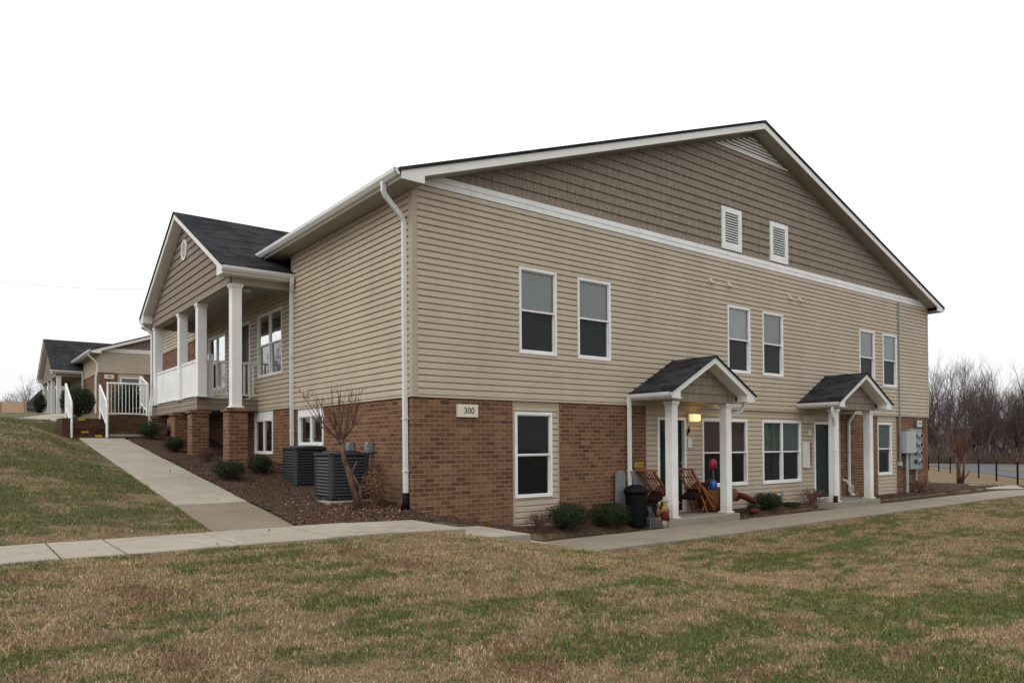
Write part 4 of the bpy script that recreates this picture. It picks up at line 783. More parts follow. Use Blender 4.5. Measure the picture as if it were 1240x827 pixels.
def rail(mb, a, b, h0=.12, h=1.0, n=8, pw=.018, post=True):
    a = Vector(a); b = Vector(b); up = Vector((0, 0, 1))
    for z, w_ in ((h, .026), (h0, .02)): mb.tube([a+up*z, b+up*z], w_, 4)
    for k in range(1, n): p = a.lerp(b, k/n); mb.tube([p+up*h0, p+up*h], pw*.55, 4, cap=False)
    if post:
        for p in (a, b): mb.tube([p-up*.05, p+up*(h+.03)], .032, 4)
q = MB(); rail(q, (-2.60, 13.3, .06), (-1.55, 13.3, .06), .05, .95, 11); q.build('railing', 'white', RW)
q = MB(); rail(q, (-1.48, 13.5, .06), (-1.36, 15.2, .42), .12, .98, 9); q.build('stair_railing', 'white', RW)
for x, lbl in ((-3.55, 'white sloping handrail on the lawn side of the brick steps'), (-2.66, 'white sloping handrail between the brick steps and the wall')):
    q = MB(); zb_ = -.6; rail(q, (x, 13.05, -.55), (x, 14.25, .02), .30, .98, 12); q.tube([(x, 13.05, .43), (x, 12.98, .30), (x, 12.98, -.6)], .03, 4)
    tag(q.build('handrail', 'white'), lbl, 'handrail', 'handrails of the brick steps')
# ------------------------------------------------------------------ air conditioners
def ac(x, y, z, label):
    A = thing('air_conditioner', (x, y, z), label, 'air conditioner', 'air conditioning units beside the wall')
    w_ = .375; H = .86
    MB().box(x-.47, x+.43, y-.50, y+.42, z-.06, z).build('pad', 'conc', A, bevel=.01)
    MB().box(x-w_+.03, x+w_-.03, y-w_+.03, y+w_-.03, z+.05, z+H-.06).build('coil', 'acdark', A)
    q = MB()
    for sx_ in (-1, 1):
        for sy in (-1, 1):
            cx, cy = x+sx_*(w_-.05), y+sy*(w_-.05); q.prism([(cx+sx_*.05, cy-sy*.04, z+.03), (cx+sx_*.05, cy+sy*.01, z+.03), (cx+sx_*.01, cy+sy*.05, z+.03), (cx-sx_*.04, cy+sy*.05, z+.03), (cx-sx_*.04, cy-sy*.04, z+.03)], (0, 0, H-.07))
    q.box(x-w_, x+w_, y-w_, y+w_, z+.02, z+.06); q.build('frame', 'acgray', A, bevel=.004)
    q = MB()
    for k in range(12):
        zz = z+.085+k*.058
        for s_ in (-1, 1):
            q.prism([(x-w_+.08, y+s_*(w_-.022), zz+.034), (x+w_-.08, y+s_*(w_-.022), zz+.034), (x+w_-.08, y+s_*w_, zz), (x-w_+.08, y+s_*w_, zz)], (0, 0, .012))
            q.prism([(x+s_*(w_-.022), y-w_+.08, zz+.034), (x+s_*(w_-.022), y+w_-.08, zz+.034), (x+s_*w_, y+w_-.08, zz), (x+s_*w_, y-w_+.08, zz)], (0, 0, .012))
    q.build('louvers', 'acgray', A)
    q = MB().box(x-w_-.005, x+w_+.005, y-w_-.005, y+w_+.005, z+H-.065, z+H-.02).lathe((x, y, z+H-.02), [(.34, 0), (.33, .025), (.30, .03)], 24)
    q.build('top_cap', 'acgray', A, bevel=.006); q = MB()
    for r in (.08, .14, .20, .26): q.tube([(x+r*math.cos(a), y+r*math.sin(a), z+H+.018) for a in np.linspace(0, 6.283, 25)], .004, 4, cap=False)
    q.build('fan_grille', 'black', A)
ac(-.66, 1.45, -1.84, 'dark grey air conditioner nearer the corner, behind the bare small tree')
ac(-.30, 4.02, -1.74, 'dark grey air conditioner farther from the corner, below the basement window')
# ------------------------------------------------------------------ foliage helpers
def leafcloud(n, c, r, size, flatten=.0, shell=.55, lump=.25, seed=0, box=.0):
    g = np.random.default_rng(seed); d = g.normal(size=(n, 3)); d /= np.linalg.norm(d, axis=1)[:, None]
    if box: m_ = np.max(np.abs(d), 1)[:, None]; d = d*((1-box)+box*.78/m_)
    lum = 1+lump*(np.sin(d[:, 0]*5+seed)*np.sin(d[:, 1]*6+seed*2)*np.sin(d[:, 2]*5+1)+.45*np.sin(d[:, 0]*13+seed)*np.sin(d[:, 2]*11+d[:, 1]*9))
    rad = (g.random(n)**shell)*lum; P = np.array(c)+d*rad[:, None]*np.array(r); P[:, 2] = np.maximum(P[:, 2], c[2]-r[2]*.96)
    nn = d+g.normal(size=(n, 3))*.8; nn /= np.linalg.norm(nn, axis=1)[:, None]
    a = np.cross(nn, g.normal(size=(n, 3))); a /= np.linalg.norm(a, axis=1)[:, None]; b = np.cross(nn, a); s_ = (size*g.uniform(.6, 1.3, n))[:, None]
    V = np.stack([P-a*s_, P-b*s_*.45, P+a*s_, P+b*s_*.45], 1).reshape(-1, 3); F = np.arange(4*n).reshape(n, 4); return V, F
def shrub(name, x, y, r, h, n, size, mat, label, cat='shrub', seed=0, stems=8, box=.0, lump=.25, group=None, shell=.4, z=None, stemmat='twig'):
    z = gz1(x, y)+.01 if z is None else z
    T_ = thing(name, (x, y, z), label, cat, group); V, F = leafcloud(n, (x, y, z+h/2+.02), (r, r, h/2), size, seed=seed, shell=shell, lump=lump, box=box); npmesh('foliage', V, F, mat, T_)
    q = MB(); g = random.Random(seed)
    for k in range(stems):
        a = g.uniform(0, 6.28); e = g.uniform(.3, .8); q.tube([(x+g.uniform(-.04, .04), y+g.uniform(-.04, .04), z-.05), (x+math.cos(a)*r*e*.5, y+math.sin(a)*r*e*.5, z+h*.45), (x+math.cos(a)*r*e, y+math.sin(a)*r*e, z+h*.85)], [.012, .008, .004], 5)
    q.build('stems', stemmat, T_); return T_
shrub('boxwood', 3.17, -.42, .45, .52, 9000, .016, 'leafd', 'dark green clipped boxwood under the tall window, nearer of the pair', seed=1, box=.35, group='clipped boxwoods', lump=.16)
shrub('boxwood', 4.35, -.40, .45, .50, 9000, .016, 'leafd', 'dark green clipped boxwood touching the black trash can', seed=5, box=.35, group='clipped boxwoods', lump=.16)
shrub('boxwood', -1.78, 4.35, .34, .40, 5000, .016, 'leafd', 'small dark round shrub in front of the brick pier below the porch column', seed=3, box=.1)
shrub('boxwood', -1.02, 4.75, .27, .40, 4500, .016, 'leafd', 'small dark shrub directly left of the farther air conditioner', seed=4, box=.1)
shrub('juniper', -1.66, 9.4, .28, .38, 4000, .017, 'leafd', 'small dark green shrub between the middle brick piers and the ramp', seed=6)
shrub('juniper', -1.62, 12.6, .30, .55, 3500, .02, 'leafj', 'dark evergreen shrub at the foot of the far left downspout', seed=7)
shrub('barberry', -1.45, 7.3, .22, .32, 1500, .014, 'leafp', 'small reddish twiggy shrub before the second brick pier', seed=8, stems=22, lump=.3)
shrub('barberry', 2.45, -.42, .30, .34, 1500, .013, 'leafp', 'sparse purple twiggy shrub left of the clipped boxwoods', seed=9, stems=34, lump=.4)
shrub('dry_shrub', -.42, .62, .27, .60, 900, .022, 'leafb', 'leafy brown shrub behind the bare small tree at the corner', seed=10, stems=26, lump=.3, z=-1.9)
shrub('yew', 5.78, -.25, .30, .50, 3500, .018, 'leafj', 'loose green shrub between the trash can and the scarecrow', seed=11)
shrub('boxwood', 9.95, -.38, .38, .42, 7000, .016, 'leafd', 'dark green mound shrub under the windows right of the lit porch', seed=12, box=.1, shell=.3)
shrub('juniper', 9.15, -.5, .16, .22, 1400, .015, 'leafj', 'tiny green shrub at the right edge of the lit porch slab', seed=13)
shrub('juniper', 11.0, -.35, .28, .12, 1800, .014, 'leafd', 'low flat dark groundcover shrub between the mound shrub and the brown one', seed=14)
shrub('nandina', 12.05, -.35, .36, .46, 700, .024, 'leafr', 'sparse reddish brown shrub under the white wall box', seed=15, stems=26, lump=.3)
shrub('nandina', 18.55, -.35, .32, .45, 600, .024, 'leafr', 'bare reddish shrub below the electric meters', seed=16, stems=30, lump=.3)
shrub('holly', -2.10, 23.75, .66, 1.3, 7000, .04, 'leafd', 'large round dark evergreen near the far building corner', seed=17, box=.1, lump=.1, shell=.3)
shrub('holly', -.80, 20.3, .62, 1.45, 6000, .04, 'leafd', 'large dark evergreen seen through the wall railing', seed=18, box=.1, lump=.1, shell=.3)
shrub('holly', -2.32, 36.6, .32, 1.1, 2500, .04, 'leafd', 'dark evergreen at the far left porch columns of the back building', seed=19, lump=.1, shell=.3)
# ------------------------------------------------------------------ trees
def grow(q, g, p, d, L_, r, lev, maxlev, spread, tw, nseg=3, kids=(3, 4), upb=.25):
    pts = [p]; cur = p.copy(); dd = d.copy()
    for k in range(nseg):
        dd = (dd+Vector((g.gauss(0, .10), g.gauss(0, .10), g.gauss(0, .06)+upb*.12))).normalized(); cur = cur+dd*L_/nseg; pts.append(cur.copy())
    r1 = max(r*(.62 if lev < maxlev else .3), .006)
    q.tube(pts, [r+(r1-r)*k/nseg for k in range(nseg+1)], 6 if lev < 2 else (4 if lev < 3 else 3), cap=False)
    if lev >= maxlev: return
    n = g.randint(*kids)
    for k in range(n):
        t = g.uniform(.35, 1.0) if k else 1.0; i = min(int(t*nseg), nseg-1); bp = pts[i].lerp(pts[i+1], t*nseg-i)
        ax = dd.orthogonal().normalized(); ax.rotate(Matrix.Rotation(g.uniform(0, 6.28), 3, dd)); a = g.uniform(.5, 1.0)*spread*(1 if k else .4)
        nd = (dd*math.cos(a)+ax*math.sin(a)).normalized(); nd = (nd+Vector((0, 0, upb))).normalized()
        grow(q, g, bp, nd, L_*g.uniform(.6, .82), r1*g.uniform(.45, .75) if k else r1*.9, lev+1, maxlev, spread, tw, nseg, kids, upb)
def bare_tree(loc, H, seed, label, mat='barkfar', r=.22, lev=6 if k < 2 else 5, spread=.75, kids=(3, 4), cat='tree', group=None, name='bare_tree', upb=.3, tr=.22):
    g = random.Random(seed); T_ = thing(name, loc, label, cat, group); base = Vector(loc)
    q = MB(); pts = [base+Vector((0, 0, -.3))]; th = H*tr
    for k in range(1, 4): pts.append(base+Vector((g.gauss(0, .02)*H*.4, g.gauss(0, .02)*H*.4, th*k/3)))
    q.tube(pts, [r*1.3, r, r*.92, r*.85], 8); q.build('trunk', mat, T_, smooth=True)
    c = MB()
    for k in range(g.randint(3, 4)):
        a = g.uniform(0, 6.28); el = g.uniform(.9, 1.35); d = Vector((math.cos(a)*math.cos(el), math.sin(a)*math.cos(el), math.sin(el)))
        grow(c, g, pts[-1 if k < 2 else 2], d, H*.27, r*.5, 1, lev, spread, .01, 3, kids, upb)
    c.build('crown', mat, T_); return T_
# small pruned tree near the corner
g = random.Random(5); T_ = thing('crape_myrtle', (-.90, .42, -1.92), 'bare reddish small tree with upright whips before the air conditioner', 'tree')
b0 = Vector((-.84, .40, -1.95)); kn = Vector((-1.07, .56, -.80)); m1 = Vector((-.94, .465, -1.45)); m2 = Vector((-1.03, .53, -1.10))
q = MB().tube([b0, m1, m2, kn], [.056, .048, .040, .034], 8).tube([b0+Vector((.05, 0, 0)), b0+Vector((.05, .02, .35)), m2+Vector((.03, .02, -.05))], [.04, .03, .025], 7)
q.tube([m1+Vector((0, 0, .1)), m1+Vector((.12, 0, .32))], [.02, .008], 6); q.tube([m1, m1+Vector((-.09, .02, .16)), m1+Vector((-.07, .02, .3))], [.016, .010, .004], 5); q.ell(kn, (.06, .055, .07), 10); q.build('trunk', 'myrtle', T_, smooth=True)
c = MB()
for k in range(13):
    a = k*2.4; el = g.uniform(.75, 1.2); d = Vector((math.cos(a)*math.cos(el)*1.15, math.sin(a)*math.cos(el)*.8, math.sin(el)*.8)); L1 = g.uniform(.2, .46)
    j = kn+d*L1; c.tube([kn, kn.lerp(j, .5)+Vector((g.gauss(0, .01), 0, 0)), j], [.022, .017, .013], 6); c.ell(j, (.018,)*3, 6)
    for m_ in range(g.randint(3, 5)):
        d2 = (d*.8+Vector((g.gauss(0, .36), g.gauss(0, .3), .85))).normalized(); L2 = g.uniform(.35, .72); e = j+d2*L2; mid = j.lerp(e, .5)+Vector((g.gauss(0, .015), g.gauss(0, .015), 0))
        c.tube([j, mid, e], [.008, .006, .003], 5, cap=False)
        for z in range(g.randint(0, 2)): t = g.uniform(.3, .9); c.tube([j.lerp(e, t), j.lerp(e, t)+(d2+Vector((g.gauss(0, .7), g.gauss(0, .7), 0))).normalized()*g.uniform(.08, .2)], [.004, .002], 4, cap=False)
c.build('crown', 'myrtle', T_)
# second pruned tree on the right
g = random.Random(9); loc = (27.6, 1.9, gz1(27.6, 1.9)+.02); T_ = thing('crape_myrtle', loc, 'reddish multi stemmed small tree in the mulch near the road fence', 'tree'); c = MB(); tr_ = MB(); b0 = Vector(loc)
for k in range(4):
    a = k*1.6+.4; j = b0+Vector((math.cos(a)*.16, math.sin(a)*.16, 1.0+g.uniform(-.2, .3))); tr_.tube([b0+Vector((math.cos(a)*.06, math.sin(a)*.06, -.1)), b0.lerp(j, .5)+Vector((g.gauss(0, .05), g.gauss(0, .05), 0)), j], [.07, .05, .038], 7)
    for m_ in range(12):
        d2 = Vector((math.cos(a)*.12+g.gauss(0, .16), math.sin(a)*.12+g.gauss(0, .16), 1)).normalized(); e = j+d2*g.uniform(.9, 1.9); c.tube([j, j.lerp(e, .5)+Vector((g.gauss(0, .04), g.gauss(0, .04), 0)), e], [.018, .011, .004], 5, cap=False)
tr_.tube([b0, b0+Vector((.45, -.2, .5))], [.05, .03], 6); tr_.build('trunk', 'myrtle', T_, smooth=True); c.build('crown', 'myrtle', T_)
# distant woods: three kinds of bare tree, copied
def offs(px_lat, d):   # helper: point at lateral tangent and depth in the photographer's frame, used to lay out the tree line
    return Vector(CP)+(f_+r_*px_lat)*d
protos = []
desc = ['tall bare tree with wide brown crown', 'slender bare tree with an upright crown', 'bushy bare tree with dense fine twigs']
TL = []
for i in range(64):
    lat = .545+.0054*i; d = 92+((i*37) % 41)
    TL.append((lat, d, i % 3, random.Random(i).uniform(.95, 1.25)))
where = ['beyond the road just right of the building corner', 'beyond the road left of the middle fence post', 'beyond the road behind the small reddish tree', 'beyond the road in the middle of the wood', 'beyond the road near the right picture edge']
for i, (lat, d, k, sc) in enumerate(TL):
    p = offs(lat, d); z = gz1(p.x, p.y)
    H = (13.0, 13.5, 9.5)[k]
    if len(protos) <= k:
        protos.append(bare_tree((p.x, p.y, z), H, 40+k, 'x', r=(.32, .24, .2)[k], lev=5, spread=(.95, .75, 1.0)[k], kids=((3, 5), (3, 5), (4, 6))[k], group='bare trees beyond the road', upb=(.18, .3, .12)[k])); o = protos[-1]
    else: o = copy_tree(protos[k], (p.x, p.y, z), i*1.7, sc)
    o['label'] = desc[k]+' in the wood beyond the road'
for i in range(22):  # unseen trees added outside the view so the window glass reflects branches
    if i < 12: x_, y_ = -16-((i*7) % 5)*5, 18+i*6.5
    else: x_, y_ = 14+(i-12)*7.5, -42-((i*5) % 4)*6
    o = copy_tree(protos[i % 3], (x_, y_, gz1(x_, y_)), i*2.1, .8+.07*(i % 4)); o['group'] = 'unseen bare trees added for window reflections'; o['label'] = desc[i % 3]+(' west of the building, unseen, added to be mirrored in its windows' if i < 12 else ' across the lawn, unseen, added to be mirrored in the windows')
hb = MB(); hp_ = []
for i in range(60):
    q_ = offs(.42+.012*i, 260); hp_.append((q_.x, q_.y, 5.0+2.2*math.sin(i*.35)+1.2*math.sin(i*1.3)))
for a_, b_ in zip(hp_[:-1], hp_[1:]):
    hb.face([(a_[0], a_[1], -9), (b_[0], b_[1], -9), (b_[0]*1.1, b_[1]*1.1, b_[2]), (a_[0]*1.1, a_[1]*1.1, a_[2])]); hb.face([(a_[0]*1.1, a_[1]*1.1, a_[2]), (b_[0]*1.1, b_[1]*1.1, b_[2]), (b_[0]*1.5, b_[1]*1.5, -9), (a_[0]*1.5, a_[1]*1.5, -9)])
struct(hb.build('hills', plain('far_wooded_hills', (.085, .068, .062), .95, .05, .25, .3), None, smooth=True))
# trees behind the far left fence
for i, (lat, d, k, sc) in enumerate([(-.715, 135, 0, .75), (-.69, 150, 2, 1.0), (-.665, 140, 0, .95), (-.645, 150, 1, .9), (-.70, 160, 1, .7)]):
    p = offs(lat, d); z = 1.5; o = copy_tree(protos[k], (p.x, p.y, z), i*1.1, sc); o['group'] = 'bare trees behind the far house'; o['label'] = desc[k]+' behind the dark roofed house'
# brush under the wood
bp = []
g = np.random.default_rng(3); V_ = []; n = 26000
lat = g.uniform(.54, .86, n); dd = g.uniform(92, 126, n); hgt = g.random(n)**1.8*3.6*(1+.4*np.sin(lat*90))
P = np.array(CP)[None]+(np.array(f_)[None]+np.array(r_)[None]*lat[:, None])*dd[:, None]; zz = gz(P[:, 0], P[:, 1])
th = g.uniform(0, 6.28, n); ln = g.uniform(.5, 1.5, n); a = np.stack([P[:, 0], P[:, 1], zz+hgt*.5-.2], 1); wv = np.stack([np.cos(th), np.sin(th), np.zeros(n)], 1)*.03; up = np.stack([np.cos(th+1)*.35, np.sin(th+1)*.35, np.ones(n)], 1)*ln[:, None]
V_ = np.stack([a-wv, a+wv, a+up], 1).reshape(-1, 3); o = npmesh('underbrush', V_, np.arange(3*n).reshape(n, 3), leafmat('brush', (.05, .032, .022), (.16, .11, .075), .9)); tag(o, 'brown leafless underbrush along the far side of the road', 'underbrush', kind='stuff')
# ------------------------------------------------------------------ road fence
FE_ = thing('metal_fence', (38.8, 3.2, gz1(38.8, 3.2)), 'low black wire fence along the road', 'fence')
A = Vector((30.2, -3.2, 0)); Bv = Vector((66, 20.6, 0)); n_ = 10; pl = []
A = Vector((33.2, -.6, 0))
for k in range(n_+1):
    p = A.lerp(Bv, k/n_); p.z = gz1(p.x, p.y); pl.append(p); MB().tube([p-Vector((0, 0, .2)), p+Vector((0, 0, 1.25))], .05, 6).build('post', 'black', FE_)
q = MB().tube([p+Vector((0, 0, 1.2)) for p in pl], .022, 5); q.build('top_rail', 'black', FE_)
q = MB()
for p0, p1 in zip(pl[:-1], pl[1:]):
    for zz in (.1, .65): q.tube([p0+Vector((0, 0, zz)), p1+Vector((0, 0, zz))], .005, 3, cap=False)
q.build('wire', 'black', FE_)
# ------------------------------------------------------------------ far left fence, house, cable
WF = thing('wooden_fence', (-1.5, 80, 2.0), 'pale tan wooden board fence at the far left', 'fence'); q = MB(); A = Vector((-14, 88.5, 0)); Bv = Vector((.05, 78.9, 0)); d = (Bv-A); L_ = d.length; d.normalize(); nn = Vector((-d.y, d.x, 0))
k = 0.0
while k < L_:
    p = A+d*k; e = A+d*min(k+.135, L_); q.prism([(p.x, p.y, 1.3), (e.x, e.y, 1.3), (e.x, e.y, 3.84+random.uniform(-.02, .02)), (p.x, p.y, 3.84)], nn*.03); k += .145
q.build('boards', 'fencew', WF); q = MB(); k = 0.0
while k < L_: p = A+d*k-nn*.08; MB().box(p.x-.05, p.x+.05, p.y-.05, p.y+.05, 1.2, 3.9).build('post', 'fencew', WF); k += 2.4
HS = thing('house', (3, 92, 2), 'small house with dark roof behind the wooden fence', 'building')
def hp(lat, d, z): p = Vector(CP)+(f_+r_*lat)*d; return Vector((p.x, p.y, z))
a = hp(-.674, 86, 0); b = hp(-.575, 84, 0); back = Vector((2.5, 6, 0))
q = MB().prism([a+Vector((0, 0, 3.55)), b+Vector((0, 0, 3.45)), b+back+Vector((0, 0, 6.2)), a+back+Vector((0, 0, 6.3))], (0, 0, .12)); q.prism([a+back+Vector((0, 0, 6.3)), b+back+Vector((0, 0, 6.2)), b+back*2+Vector((0, 0, 3.5)), a+back*2+Vector((0, 0, 3.5))], (0, 0, .12)); q.build('roof', 'roof', HS)
q = MB().prism([a+back*.12+Vector((0, 0, 1)), b+back*.12+Vector((0, 0, 1)), b+back*1.88+Vector((0, 0, 1)), a+back*1.88+Vector((0, 0, 1))], (0, 0, 2.6)); q.build('wall', 'siding', HS)
q = MB(); p0 = Vector(CP)+(f_+r_*-.78)*70+u_*16.9; p1 = Vector(CP)+(f_+r_*-.40)*80+u_*16.6; p0.z = 16.0; p1.z = 17.0
pts_ = [p0.lerp(p1, t)-Vector((0, 0, 1.1*4*t*(1-t))) for t in np.linspace(0, 1, 16)]; q.tube(pts_, .014, 5, cap=False)
tag(q.build('power_cable', 'metall'), 'thin overhead cable against the white sky at left', 'cable')
# ------------------------------------------------------------------ porch clutter
x, y = 5.06, -.46; z = gz1(x, y)+.0
TC = thing('trash_can', (x, y, z), 'black round lidded trash can beside the lit porch', 'trash can'); MB().lathe((x, y, z), [(.19, 0), (.20, .03), (.235, .66), (.245, .68), (.245, .72), (.23, .72)], 22).build('bin', 'black', TC, smooth=False)
MB().lathe((x, y, z+.68), [(.26, 0), (.265, .05), (.25, .09), (.20, .14), (.10, .175), (.01, .18)], 22).build('lid', 'black', TC, smooth=True)
def chair(x, y, z, rz, label):
    T_ = thing('folding_chair', (0, 0, 0), label, 'chair', 'folding chairs on the lit porch')
    # profile in x-z, width in y
    for s_ in (-.21, .21): MB().tube([(-.50, s_, 1.03), (.0, s_, .52), (.42, s_, .06)], 1, flat=(.013, .022), up=(0, 1, 0)).build('side_rail', 'wood', T_)
    for s_ in (-.18, .18): MB().tube([(-.18, s_, .60), (.03, s_, .25), (.17, s_, 0)], 1, flat=(.012, .02), up=(0, 1, 0)).build('leg', 'wood', T_)
    for s_ in (-.15, .15): MB().tube([(.33, s_, .52), (.12, s_, .2), (.02, s_, .06)], 1, flat=(.010, .018), up=(0, 1, 0)).build('leg', 'wood', T_)
    q = MB().box(-.56, -.38, -.25, .25, .985, 1.035); q.build('crest_rail', 'wood', T_, bevel=.01)
    q = MB()
    for k in range(5): q.tube([(-.43, -.15+k*.075, .965), (-.02, -.15+k*.075, .55)], 1, flat=(.006, .016), up=(0, 1, 0))
    for xx, zz in ((-.30, .83), (-.03, .56)): q.tube([(xx, -.2, zz), (xx, .2, zz)], .014, 6)
    q.build('back_slats', 'wood', T_)
    q = MB().prism([(-.30, -.2, .40), (.28, -.2, .70), (.31, -.2, .63), (-.27, -.2, .31)], (0, .4, 0)); q.build('seat', 'cushion', T_, bevel=.02)
    q = MB()
    for s_ in (-.22, .22): q.tube([(-.1, s_, .63), (.40, s_, .28)], 1, flat=(.012, .02), up=(0, 1, 0))
    q.build('arm', 'wood', T_); T_.location = (x, y, z); T_.rotation_euler = (0, 0, rz); return T_
chair(7.12, -.38, -2.45, .1, 'wooden folding chair between the porch columns'); chair(5.92, -.36, -2.45, .05, 'wooden folding chair mostly hidden behind the left column')
PB = thing('wicker_basket', (8.25, -.55, -2.45), 'large rust coloured wicker basket by the right porch column', 'basket'); MB().lathe((7.72, -.32, -2.45), [(.20, 0), (.27, .12), (.31, .32), (.27, .50), (.22, .54), (.22, .5), (.1, .48)], 20).build('basket', 'orange', PB, smooth=True)
MB().tube([(7.42, -.32, -2.03), (7.52, -.32, -1.8), (7.72, -.32, -1.7), (7.92, -.32, -1.8), (8.02, -.32, -2.03)], .015, 6).build('handle', 'orange', PB)
BC = thing('wicker_cornucopia', (8.45, -.35, -2.55), 'rust brown woven bundle leaning right of the column', 'decoration'); MB().tube([(8.15, -.3, -2.25), (8.35, -.3, -2.12), (8.6, -.32, -2.1), (8.75, -.34, -2.2)], [.22, .21, .15, .08], 12).tube([(8.3, -.35, -2.3), (8.28, -.35, -2.62)], [.14, .16], 10).build('bundle', 'orange', BC, smooth=True)
tag(MB().tube([(8.62, -.45, -2.10), (8.8, -.46, -2.14), (9.1, -.47, -2.24), (9.24, -.48, -2.30)], [.06, .075, .075, .06], 12).build('bolster', 'red', None, smooth=True), 'dark red rolled cushion poking over the mound shrub', 'cushion')
tag(MB().ell((9.0, -.62, -2.50), (.16, .1, .07), 12).build('cloth', 'red', None, smooth=True), 'crumpled red cloth on the mulch under the rolled cushion', 'cloth')
for (x, y, z, r, mt_, lb_) in ((7.70, -.42, -1.35, .13, 'pink', 'pink round balloon before the left window'), (7.62, -.48, -1.83, .13, 'blue', 'blue round balloon above the wicker basket')):
    T_ = thing('balloon', (x, y, z), lb_, 'balloon', 'balloons on the lit porch'); MB().ell((x, y, z), (r*.72, r*.72, r), 16).build('skin', mt_, T_, smooth=True); MB().tube([(x, y, z-r), (x+.02, y, z-r-.25), (7.7, -.32, -2.0)], .004, 4).build('string', 'lightgrey', T_)
# scarecrow figure
x, y = 5.52, -.98; z = gz1(x, y)+.04
x, y = 5.40, -.93; SC = thing('scarecrow', (x, y, z), 'small scarecrow doll in yellow and maroon beside the left porch column', 'doll')
MB().tube([(x, y, z), (x, y, z+.2)], [.05, .055], 8).tube([(x+.07, y, z), (x+.05, y, z+.2)], [.035, .04], 8).build('legs', 'cream', SC, smooth=True)
MB().tube([(x+.02, y, z+.17), (x+.02, y, z+.34)], [.085, .075], 10).build('skirt', 'cushion' if False else 'red', SC, smooth=True); MB().tube([(x+.02, y, z+.33), (x+.02, y, z+.47)], [.075, .06], 10).tube([(x-.08, y, z+.33), (x-.02, y, z+.45), (x+.06, y, z+.45), (x+.12, y, z+.33)], .028, 8).build('shirt', 'yell2', SC, smooth=True)
MB().ell((x+.02, y, z+.53), (.06, .055, .065), 12).build('head', 'skin', SC, smooth=True); MB().lathe((x+.02, y, z+.56), [(.10, 0), (.09, .012), (.055, .02), (.045, .09), (.01, .1)], 14).build('hat', 'cream', SC, smooth=True)
SD = thing('plush_toy', (x-.12, y+.05, z+.1), 'small brown and cream toy at the left of the scarecrow', 'toy'); MB().ell((x-.12, y+.06, z+.33), (.05, .05, .10), 10).ell((x-.12, y+.05, z+.47), (.045, .045, .05), 10).tube([(x-.12, y+.07, z), (x-.12, y+.06, z+.26)], .012, 6).build('body', 'twig', SD, smooth=True); MB().ell((x-.12, y+.03, z+.52), (.03, .03, .04), 8).build('cap', 'cream', SD, smooth=True)
tag(MB().tube([(5.22, -.80, z-.02), (5.12, -.72, z+.45)], .012, 6).tube([(5.12, -.80, z-.02), (5.24, -.68, z+.45)], .012, 6).tube([(5.26, -.9, z-.02), (5.16, -.76, z+.42)], .012, 6).tube([(5.13, -.72, z+.25), (5.24, -.72, z+.25)], .01, 6).build('plant_stand', 'denim'), 'thin blue grey metal stand left of the scarecrow', 'stand')
T_ = thing('lattice_board', (4.98, -.12, -2.5), 'faded round topped plastic board behind the downspout and trash can', 'board')
def board(cx, w_, z0, z1, y0, lean, mat, T_, nm):
    pts_ = [(cx-w_, y0-lean, z0), (cx+w_, y0-lean, z0)]+[(cx+w_*math.cos(a), y0, z1-w_+w_*math.sin(a)) for a in np.linspace(0, math.pi, 9)]; MB().prism(pts_, (0, .03, 0)).build(nm, mat, T_)
board(4.98, .14, -2.45, -1.42, -.10, .0, 'lattice', T_, 'panel')
T_ = thing('ironing_board', (5.5, -.1, -2.5), 'pale folded ironing board leaning on the brick wall', 'board'); MB().prism([(5.28, -.14, -1.45), (5.42, -.14, -1.43), (5.56, -.16, -1.7), (5.78, -.2, -2.2), (5.72, -.2, -2.25), (5.40, -.16, -1.95)], (0, .03, 0)).build('board', 'lattice', T_); MB().tube([(5.4, -.2, -1.7), (5.74, -.28, -2.4)], .012, 6).tube([(5.5, -.2, -1.55), (5.66, -.28, -2.4)], .012, 6).build('leg', 'denim', T_)
T_ = thing('broom', (5.55, -.1, -2.5), 'mustard yellow broom head standing behind the ironing board', 'broom'); MB().box(5.42, 5.68, -.12, -.06, -1.40, -1.26).build('bristles', 'yell2', T_, bevel=.015); MB().tube([(5.6, -.09, -1.35), (5.66, -.12, -2.45)], .013, 6).build('handle', 'wood', T_)
tag(MB().tube([(7.36, -.02, -.47), (7.33, -.025, -.58), (7.28, -.02, -.68)], [.012, .03, .008], 8).build('wind_ornament', 'black'), 'small dark ornament hanging under the wall lamp', 'ornament')
q = MB()
for k in range(26): a = k/26*6.283; q.ell((6.72+.15*math.cos(a), -.03, -.78+.15*math.sin(a)), (.04, .025, .04), 6)
tag(q.build('wreath', 'leafj'), 'round wreath hanging on the green front door', 'wreath')
tag(MB().box(-2.14, -1.98, 13.18, 13.22, -.49, -.44).build('paper_scrap', 'white'), 'white scrap on the ledge below the brick wall', 'litter') if False else None
